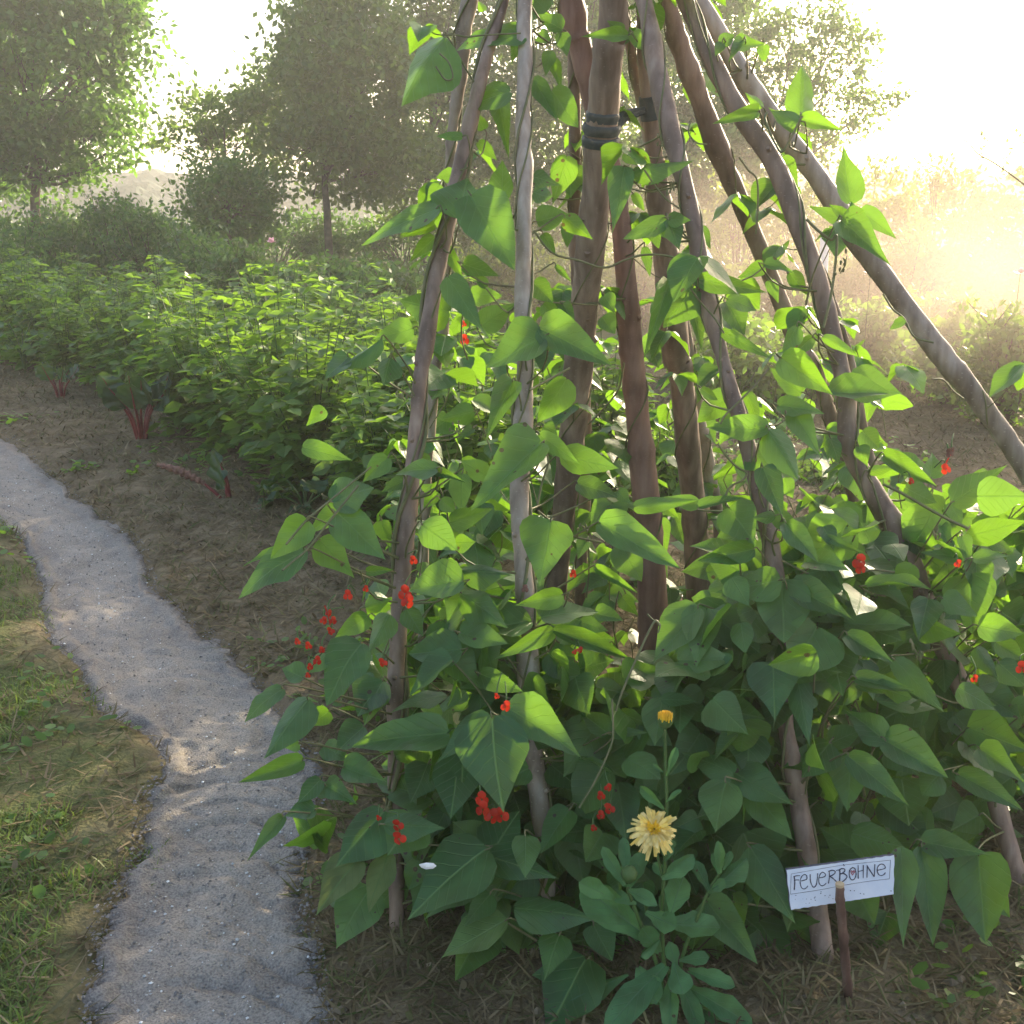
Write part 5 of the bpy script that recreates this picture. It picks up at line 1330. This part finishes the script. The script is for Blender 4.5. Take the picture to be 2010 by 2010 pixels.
# ------------------------------------------------------------------ trees and shrubs
def cloud_leaves(mb, centers, radii, n_cl, n_lf, size, clump_r, sun_up=.25, hollow=.45):
    centers = np.array(centers); radii = np.array(radii)
    vol = np.prod(radii, axis=1); vol = vol / vol.sum()
    for i in range(len(centers)):
        m_ = max(3, int(n_cl * vol[i]))
        u = rng.normal(size=(m_, 3)); u /= np.linalg.norm(u, axis=1)[:, None]
        rr = (hollow + (1 - hollow) * rng.random(m_)) ** .6
        cc = centers[i] + u * radii[i] * rr[:, None]
        cr = clump_r * rng.uniform(.5, 1.4, m_)
        n_ = rng.integers(int(n_lf * .4), int(n_lf * 1.6), m_)
        idx = np.repeat(np.arange(m_), n_)
        q_ = rng.normal(size=(len(idx), 3)) * cr[idx][:, None] * [.6, .6, .42]
        c = cc[idx] + q_
        ax = rng.normal(size=c.shape) + [0, 0, -.3]; ax /= np.linalg.norm(ax, axis=1)[:, None]
        nr = rng.normal(size=c.shape) * .8 + [0, 0, .6]
        sd = np.cross(ax, nr); sd /= np.linalg.norm(sd, axis=1)[:, None]
        s = size * rng.uniform(.6, 1.35, len(idx))[:, None]
        V = np.stack([c - ax * s * .5, c + sd * s * .27, c + ax * s * .5, c - sd * s * .27], 1).reshape(-1, 3)
        mb.add(V, (np.arange(len(idx)) * 4)[:, None] + np.arange(4)[None])
        yield cc
def tree(label, dist, trunk, blobs, n_cl, n_lf, size, cr, mat='tree', depth=.8, grp=None, r0=.09, name='tree', cat='tree'):
    """trunk: list of (X,Y) picture points in D px from foot up; blobs (X,Y,rx,ry) in D px"""
    wb = lambda X, Y, dy=0: W(X * D2S, Y * D2S, dist + dy)
    foot = wb(*trunk[0]); foot[2] = float(ground_z(np.array([foot[0]]), np.array([foot[1]]))[0])
    root = empty(name, foot, label, cat, grp)
    sc_ = dist / 2071.0
    cs = [wb(X, Y, rng.uniform(-.6, .6) * depth) for X, Y, rx, ry in blobs]; rs_ = [(rx * sc_, (rx + ry) * .5 * sc_ * depth, ry * sc_) for X, Y, rx, ry in blobs]
    mb = MB(); tb = MB(); cl = []
    for cc in cloud_leaves(mb, cs, rs_, n_cl, n_lf, size, cr): cl.append(cc)
    tp = [foot - [0, 0, .1]] + [wb(x, y) for x, y in trunk[1:]]
    pts = spline(tp, 14); tube(tb, pts, np.linspace(r0, r0 * .45, 14), 9, True, .04)
    top = pts[-1]
    for c_, cc in zip(cs, cl):
        st_ = pts[rng.integers(7, 14)]
        br = spline([st_, (st_ + c_) / 2 + [0, 0, -.1], c_], 8); tube(tb, br, np.linspace(r0 * .42, r0 * .15, 8), 6)
        for e in cc[rng.integers(0, len(cc), min(14, len(cc)))]:
            s0 = br[rng.integers(2, 8)]; tube(tb, spline([s0, (s0 + e) / 2 + rng.normal(0, .05, 3), e], 5), np.linspace(r0 * .14, r0 * .04, 5), 4, False)
    tb.build('trunk', M['trunk'], root); mb.build('crown', M[mat], root, smooth=False)
    return root
TG = 'trees beyond the garden'
tree('dense green tree at the upper left with a forked trunk', 20, [(64, 445), (66, 380), (72, 320), (70, 200)],
     [(60, 140, 190, 170), (-110, 190, 180, 160), (180, 50, 90, 90), (215, 200, 60, 60), (20, 20, 170, 120), (200, 290, 80, 28), (130, 250, 110, 70), (-40, 300, 110, 60), (90, 320, 60, 30), (240, 110, 50, 60), (20, 340, 90, 40), (150, 330, 60, 22), (230, 20, 50, 50)], 520, 72, .135, .36, grp=TG, r0=.1)
tree('thin leaning tree with loose leaves left of the forked one', 23, [(-60, 420), (-70, 300), (-60, 200)], [(-60, 60, 160, 140), (10, 330, 90, 50), (-100, 330, 110, 70)], 130, 45, .12, .3, grp=TG)
tree('hazy tree left of centre standing on one thin trunk', 18, [(620, 470), (617, 400), (612, 330), (620, 220)],
     [(610, 90, 85, 90), (560, 190, 95, 85), (670, 190, 120, 110), (720, 300, 100, 70), (560, 285, 70, 50), (660, 340, 70, 35), (590, 375, 45, 25), (600, 20, 55, 60), (690, 70, 70, 70)], 400, 62, .115, .32, mat='tree_b', grp=TG, r0=.07)
tree('spreading airy tree just right of the open sky gap', 19, [(400, 470), (410, 400), (430, 300)],
     [(420, 205, 60, 32), (370, 250, 70, 22), (450, 260, 80, 26), (330, 275, 45, 12), (500, 190, 50, 40), (350, 190, 30, 12), (470, 310, 60, 26)], 105, 34, .11, .22, mat='tree_b', grp=TG, r0=.05)
tree('round bushy tree under the open sky gap', 17, [(430, 480), (432, 430), (430, 390)], [(430, 380, 92, 62), (400, 330, 60, 32), (480, 350, 50, 45), (440, 430, 80, 40)], 130, 55, .09, .22, grp=TG, r0=.05)
tree('tall hazy tree directly behind the left teepee poles', 20, [(800, 480), (805, 380), (815, 250)],
     [(800, 40, 80, 90), (880, 100, 110, 110), (840, 230, 110, 110), (800, 360, 90, 80), (930, 300, 110, 110), (900, 420, 130, 50), (860, -60, 130, 80)], 380, 60, .12, .32, mat='tree_b', grp=TG)
tree('tall hazy tree directly behind the middle of the teepee', 21, [(1080, 480), (1085, 380), (1090, 250)],
     [(1040, 60, 110, 110), (1110, 180, 130, 120), (1020, 290, 110, 110), (1160, 340, 120, 100), (1100, 440, 140, 60), (1120, -50, 150, 90), (1230, 60, 110, 100)], 400, 60, .12, .34, mat='tree_b', grp=TG)
tree('hazy tree between the right hand teepee poles', 19, [(1310, 500), (1312, 400), (1300, 250)],
     [(1290, 160, 110, 110), (1350, 290, 110, 90), (1250, 330, 100, 90), (1330, 420, 110, 60), (1340, 40, 90, 80)], 300, 58, .115, .3, mat='tree_b', grp=TG)
tree('airy sunlit tree with gaps of sky right of the teepee', 20, [(1480, 480), (1470, 380), (1460, 250)],
     [(1420, 90, 70, 80), (1500, 60, 80, 60), (1560, 110, 80, 60), (1460, 180, 90, 60), (1560, 210, 90, 50), (1650, 190, 50, 40), (1620, 100, 50, 45), (1500, 270, 110, 45), (1600, 30, 50, 40), (1420, 290, 70, 50)], 210, 40, .105, .26, mat='tree_b', grp=TG, r0=.06)

SG = 'shrubs behind the garden beds'
def shrub(label, X, Ytop, rx, dist, size=.07, mat='shrub', n_cl=90, n_lf=42, base=0.0, cr=.17, name='shrub', cat='shrub', grp=SG):
    c = W(X * D2S, Ytop * D2S, dist); z0 = float(ground_z(np.array([c[0]]), np.array([dist]))[0]); h = c[2] - z0
    rxw = rx * dist / 2071.0
    root = empty(name, (c[0], dist, z0), label, cat, grp)
    mb, tb = MB(), MB(); cs = [np.array([c[0], dist, z0 + h * .42])] + [np.array([c[0] + rng.uniform(-.6, .6) * rxw, dist + rng.uniform(-.3, .3), z0 + h * rng.uniform(.45, .78)]) for _ in range(4)]
    rs_ = [(rxw, rxw * .7, h * .48)] + [(rxw * .45, rxw * .4, h * .24)] * 4
    for cc in cloud_leaves(mb, cs, rs_, n_cl, n_lf, size, cr):
        for e in cc[:7]:
            b_ = np.array([c[0] + rng.uniform(-.1, .1), dist, z0 - .05]); tube(tb, spline([b_, (b_ + e) / 2 + [0, 0, .08], e], 6), np.linspace(.014, .004, 6), 5, False)
    for k_ in range(7):  # shoots standing out of the top
        e0 = cs[rng.integers(0, 5)] + [rng.uniform(-.3, .3) * rxw, 0, h * .18]; e1 = e0 + [rng.uniform(-.15, .15), 0, h * rng.uniform(.12, .3)]
        tube(tb, [e0, e1], [.005, .002], 4)
        m_ = 26; c_ = e0 + (e1 - e0) * rng.random(m_)[:, None] + rng.normal(0, .03, (m_, 3)); ax = rng.normal(size=(m_, 3)); ax /= np.linalg.norm(ax, axis=1)[:, None]; sd = np.cross(ax, [.3, .2, 1]); sd /= np.linalg.norm(sd, axis=1)[:, None]
        mb.add(np.stack([c_ - ax * size * .5, c_ + sd * size * .25, c_ + ax * size * .5, c_ - sd * size * .25], 1).reshape(-1, 3), (np.arange(m_) * 4)[:, None] + np.arange(4)[None])
    tb.build('stems', M['trunk'], root); mb.build('foliage', M[mat], root, smooth=False)
for a in [
 ('dark shrub at the far left edge behind the potato bed', 10, 400, 90, 14), ('dark shrub below the forked tree', 110, 395, 80, 15), ('tall dark shrub right of the forked trunk', 200, 355, 60, 15),
 ('dark shrub under the open sky gap', 280, 385, 70, 14), ('low dark shrub in front of the round bushy tree', 370, 430, 80, 13), ('low green shrub at the left edge close to the potatoes', -20, 440, 80, 12),
 ('green shrub left of the pink blossom', 440, 450, 70, 12), ('olive shrub below the pink blossom', 540, 490, 80, 11), ('hazy shrub below the single trunk tree', 640, 490, 80, 11.5),
 ('hazy shrub close to the left teepee poles', 730, 500, 80, 11), ('low dark shrub in front of the hazy ones', 600, 545, 90, 9.5), ('low dark shrub nearest the left teepee poles', 720, 575, 80, 9)]:
    shrub(*a)
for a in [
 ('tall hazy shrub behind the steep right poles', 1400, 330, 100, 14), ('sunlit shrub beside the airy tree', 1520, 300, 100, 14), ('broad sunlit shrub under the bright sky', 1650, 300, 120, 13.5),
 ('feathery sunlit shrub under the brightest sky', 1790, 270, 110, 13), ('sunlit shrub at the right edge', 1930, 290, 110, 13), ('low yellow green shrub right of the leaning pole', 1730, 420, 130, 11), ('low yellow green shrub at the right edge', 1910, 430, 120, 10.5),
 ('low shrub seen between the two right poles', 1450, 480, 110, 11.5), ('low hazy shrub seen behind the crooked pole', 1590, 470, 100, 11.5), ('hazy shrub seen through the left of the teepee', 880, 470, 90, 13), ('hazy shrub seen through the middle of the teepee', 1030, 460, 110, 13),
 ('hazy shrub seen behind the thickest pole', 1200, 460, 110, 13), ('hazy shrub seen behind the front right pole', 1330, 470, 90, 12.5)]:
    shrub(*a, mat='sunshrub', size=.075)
for i_, (x_, yt) in enumerate(((-80, 385), (40, 405), (150, 390), (250, 400), (345, 405), (520, 400), (640, 395), (760, 400), (870, 395), (980, 400))):
    shrub(['low hedge bush at the far left edge of the meadow', 'hedge bush behind the forked trunk', 'hedge bush under the lowest branch of the forked tree', 'hedge bush below the gap of open sky', 'hedge bush left of the round bushy tree', 'hedge bush between round tree and thin trunk', 'hedge bush right behind the thin trunk', 'hedge bush left of the teepee poles far behind', 'hedge bush behind the left teepee poles', 'hedge bush behind the pale upright pole'][i_], x_, yt, 95, 21, mat='shrub', size=.1, grp='hedge bushes along the meadow', n_cl=60, cr=.25)
for lb_, x_, yt, rx_, ds_ in (('leafy plant low behind the crooked pole', 1600, 575, 80, 8.2), ('leafy plant right of the crooked pole on the dusty plot', 1700, 560, 80, 8.8), ('leafy plant halfway between crooked and leaning pole', 1790, 545, 80, 9.2),
                              ('leafy plant just left of the rounded bush', 1810, 600, 55, 7.4), ('leafy plant behind the front right pole', 1400, 590, 80, 7.0), ('tall leafy plant behind the rounded bush', 1920, 520, 80, 9.5), ('leafy plant behind the dark straight pole', 1330, 560, 70, 8.5)):
    shrub(lb_, x_, yt, rx_, ds_, mat='potato', size=.07, grp='leafy plants on the plot behind the teepee', n_cl=70, cr=.14)
shrub('rounded green bush close by at the right edge', 1905, 575, 75, 6.6, size=.055, mat='potato', n_cl=80, cr=.11)
shrub('small sunlit plant low between the right poles', 1500, 600, 90, 7.5, size=.05, mat='potato', n_cl=70, cr=.1)
shrub('small yellow green plant behind the crooked pole foot', 1540, 900, 60, 5.2, size=.04, mat='tree_b', n_cl=50, cr=.08)
shrub('feathery green plant inside the view through the teepee', 890, 690, 70, 4.9, size=.035, mat='potato', n_cl=110, cr=.09)
shrub('light green plant behind the reddish pole', 1290, 790, 70, 4.6, size=.035, mat='potato', n_cl=90, cr=.08)
shrub('low green plant behind the thickest pole foot', 1130, 850, 80, 4.5, size=.035, mat='potato', n_cl=90, cr=.08)

# grassy mound in front of the far trees, pink blossoms, bare twig
mb = MB(); n_ = 26000
x = rng.uniform(-6, 9, n_); y = rng.uniform(12.5, 20, n_)
V, Q, T = blades(n_, x, y, ground_z(x, y), rng.uniform(.2, .55, n_), rng.uniform(.004, .009, n_), rng.uniform(0, .4, n_), rng.uniform(.1, .7, n_))
mb.v.append(V); mb.uv.append(np.zeros((len(V), 2))); mb.c.append(np.zeros(len(V))); mb.f += [Q, T]; mb.n += len(V)
tag(mb.build('tall_grass', M['grass'], smooth=False), 'tall meadow grass in front of the far trees', 'grass', kind='stuff')
def blossom(X, Y, dist, s, label):
    c = W(X * D2S, Y * D2S, dist); z0 = float(ground_z(np.array([c[0]]), np.array([dist]))[0])
    root = empty('pink_flower', (c[0], dist, z0), label, 'flower'); mb = MB()
    for i in range(16):
        a = i * 2.4; el = (i % 4) * .35; d = np.array([math.cos(a) * math.cos(el), math.sin(a) * math.cos(el), math.sin(el)]); sd = unit(np.cross(d, [0, 0, 1.0])) * s * .35
        mb.add(np.array([c, c + d * s * .5 + sd, c + d * s, c + d * s * .5 - sd]), np.array([[0, 1, 2, 3]]))
    mb.build('petals', M['pink'], root); sb = MB(); tube(sb, [[c[0], dist, z0], c], .003, 5); sb.build('stem', M['stem'], root)
blossom(512, 458, 9.0, .05, 'pale pink blossom above the dark shrubs left of the teepee')
blossom(1642, 517, 7, .05, 'blurred pink blossom between the two rightmost poles')
blossom(1925, 517, 7, .05, 'blurred pink blossom at the right edge')
mb = MB(); c = [W(x * D2S, y * D2S, 5.5) for x, y in ((2000, 420), (1940, 355), (1880, 310), (1845, 290), (1820, 265), (1770, 262))]
tube(mb, spline(c + [], 24), np.linspace(.005, .0018, 24), 5)
c0 = c[0]; tube(mb, spline([[c0[0] + .25, 5.5, 0], [c0[0] + .2, 5.5, c0[2] * .6], c0], 12), .006, 5)
tag(mb.build('bare_twig', M['vine']), 'thin bare arching twig against the bright sky at right', 'twig')
mb = MB(); c = W(1556 * D2S, 560 * D2S, 8.5); c1 = W(1556 * D2S, 448 * D2S, 8.5)
tube(mb, [[c[0], 8.5, 0], c1], .035, 8); tag(mb.build('garden_post', M['board']), 'pale post behind the crooked right pole', 'post')

# ------------------------------------------------------------------ air
def box(name, lo, hi, mat, label):
    lo, hi = np.array(lo, float), np.array(hi, float)
    v = np.array([[x, y, z] for x in (lo[0], hi[0]) for y in (lo[1], hi[1]) for z in (lo[2], hi[2])])
    f = np.array([[0, 1, 3, 2], [4, 6, 7, 5], [0, 4, 5, 1], [2, 3, 7, 6], [0, 2, 6, 4], [1, 5, 7, 3]])
    mb = MB(); mb.add(v, f); o = mb.build(name, mat, smooth=False); return tag(o, label, name.replace('_', ' '), kind='stuff')
m, t, n, l = new_mat('haze'); pv = n.new('ShaderNodeVolumePrincipled')
pv.inputs['Color'].default_value = (1, .97, .92, 1); pv.inputs['Density'].default_value = HAZE; pv.inputs['Anisotropy'].default_value = .4
o = n.new('ShaderNodeOutputMaterial'); l.new(pv.outputs[0], o.inputs['Volume'])
box('haze', (-610, -610, -3), (610, 910, 16), m, 'warm evening haze over the whole garden')
if DUST > 0:
    m, t, n, l = new_mat('dust'); pv = n.new('ShaderNodeVolumePrincipled')
    tc = n.new('ShaderNodeTexCoord')
    vs = n.new('ShaderNodeVectorMath'); vs.operation = 'SUBTRACT'; vs.inputs[1].default_value = (.5, .5, .5); l.new(tc.outputs['Generated'], vs.inputs[0])
    ln = n.new('ShaderNodeVectorMath'); ln.operation = 'LENGTH'; l.new(vs.outputs[0], ln.inputs[0])
    mr = N(n, 'ShaderNodeMapRange'); mr.interpolation_type = 'SMOOTHSTEP'; mr.inputs['From Min'].default_value = .5; mr.inputs['From Max'].default_value = .05
    l.new(ln.outputs['Value'], mr.inputs['Value'])
    nz = N(n, 'ShaderNodeTexNoise', Scale=.7, Detail=3.0); l.new(tc.outputs['Object'], nz.inputs['Vector'])
    nr2 = N(n, 'ShaderNodeMapRange'); nr2.inputs['From Min'].default_value = .35; nr2.inputs['From Max'].default_value = .7; l.new(nz.outputs['Fac'], nr2.inputs['Value'])
    mu = N(n, 'ShaderNodeMath', operation='MULTIPLY'); l.new(mr.outputs[0], mu.inputs[0]); l.new(nr2.outputs[0], mu.inputs[1])
    mu2 = N(n, 'ShaderNodeMath', operation='MULTIPLY'); mu2.inputs[1].default_value = DUST; l.new(mu.outputs[0], mu2.inputs[0])
    l.new(mu2.outputs[0], pv.inputs['Density']); pv.inputs['Color'].default_value = (1, .80, .70, 1); pv.inputs['Anisotropy'].default_value = .35
    o = n.new('ShaderNodeOutputMaterial'); l.new(pv.outputs[0], o.inputs['Volume'])

    box('drifting_dust', (-.8, 3.7, .02), (7.5, 10.5, 2.0), m, 'warm drifting dust or smoke behind the teepee')
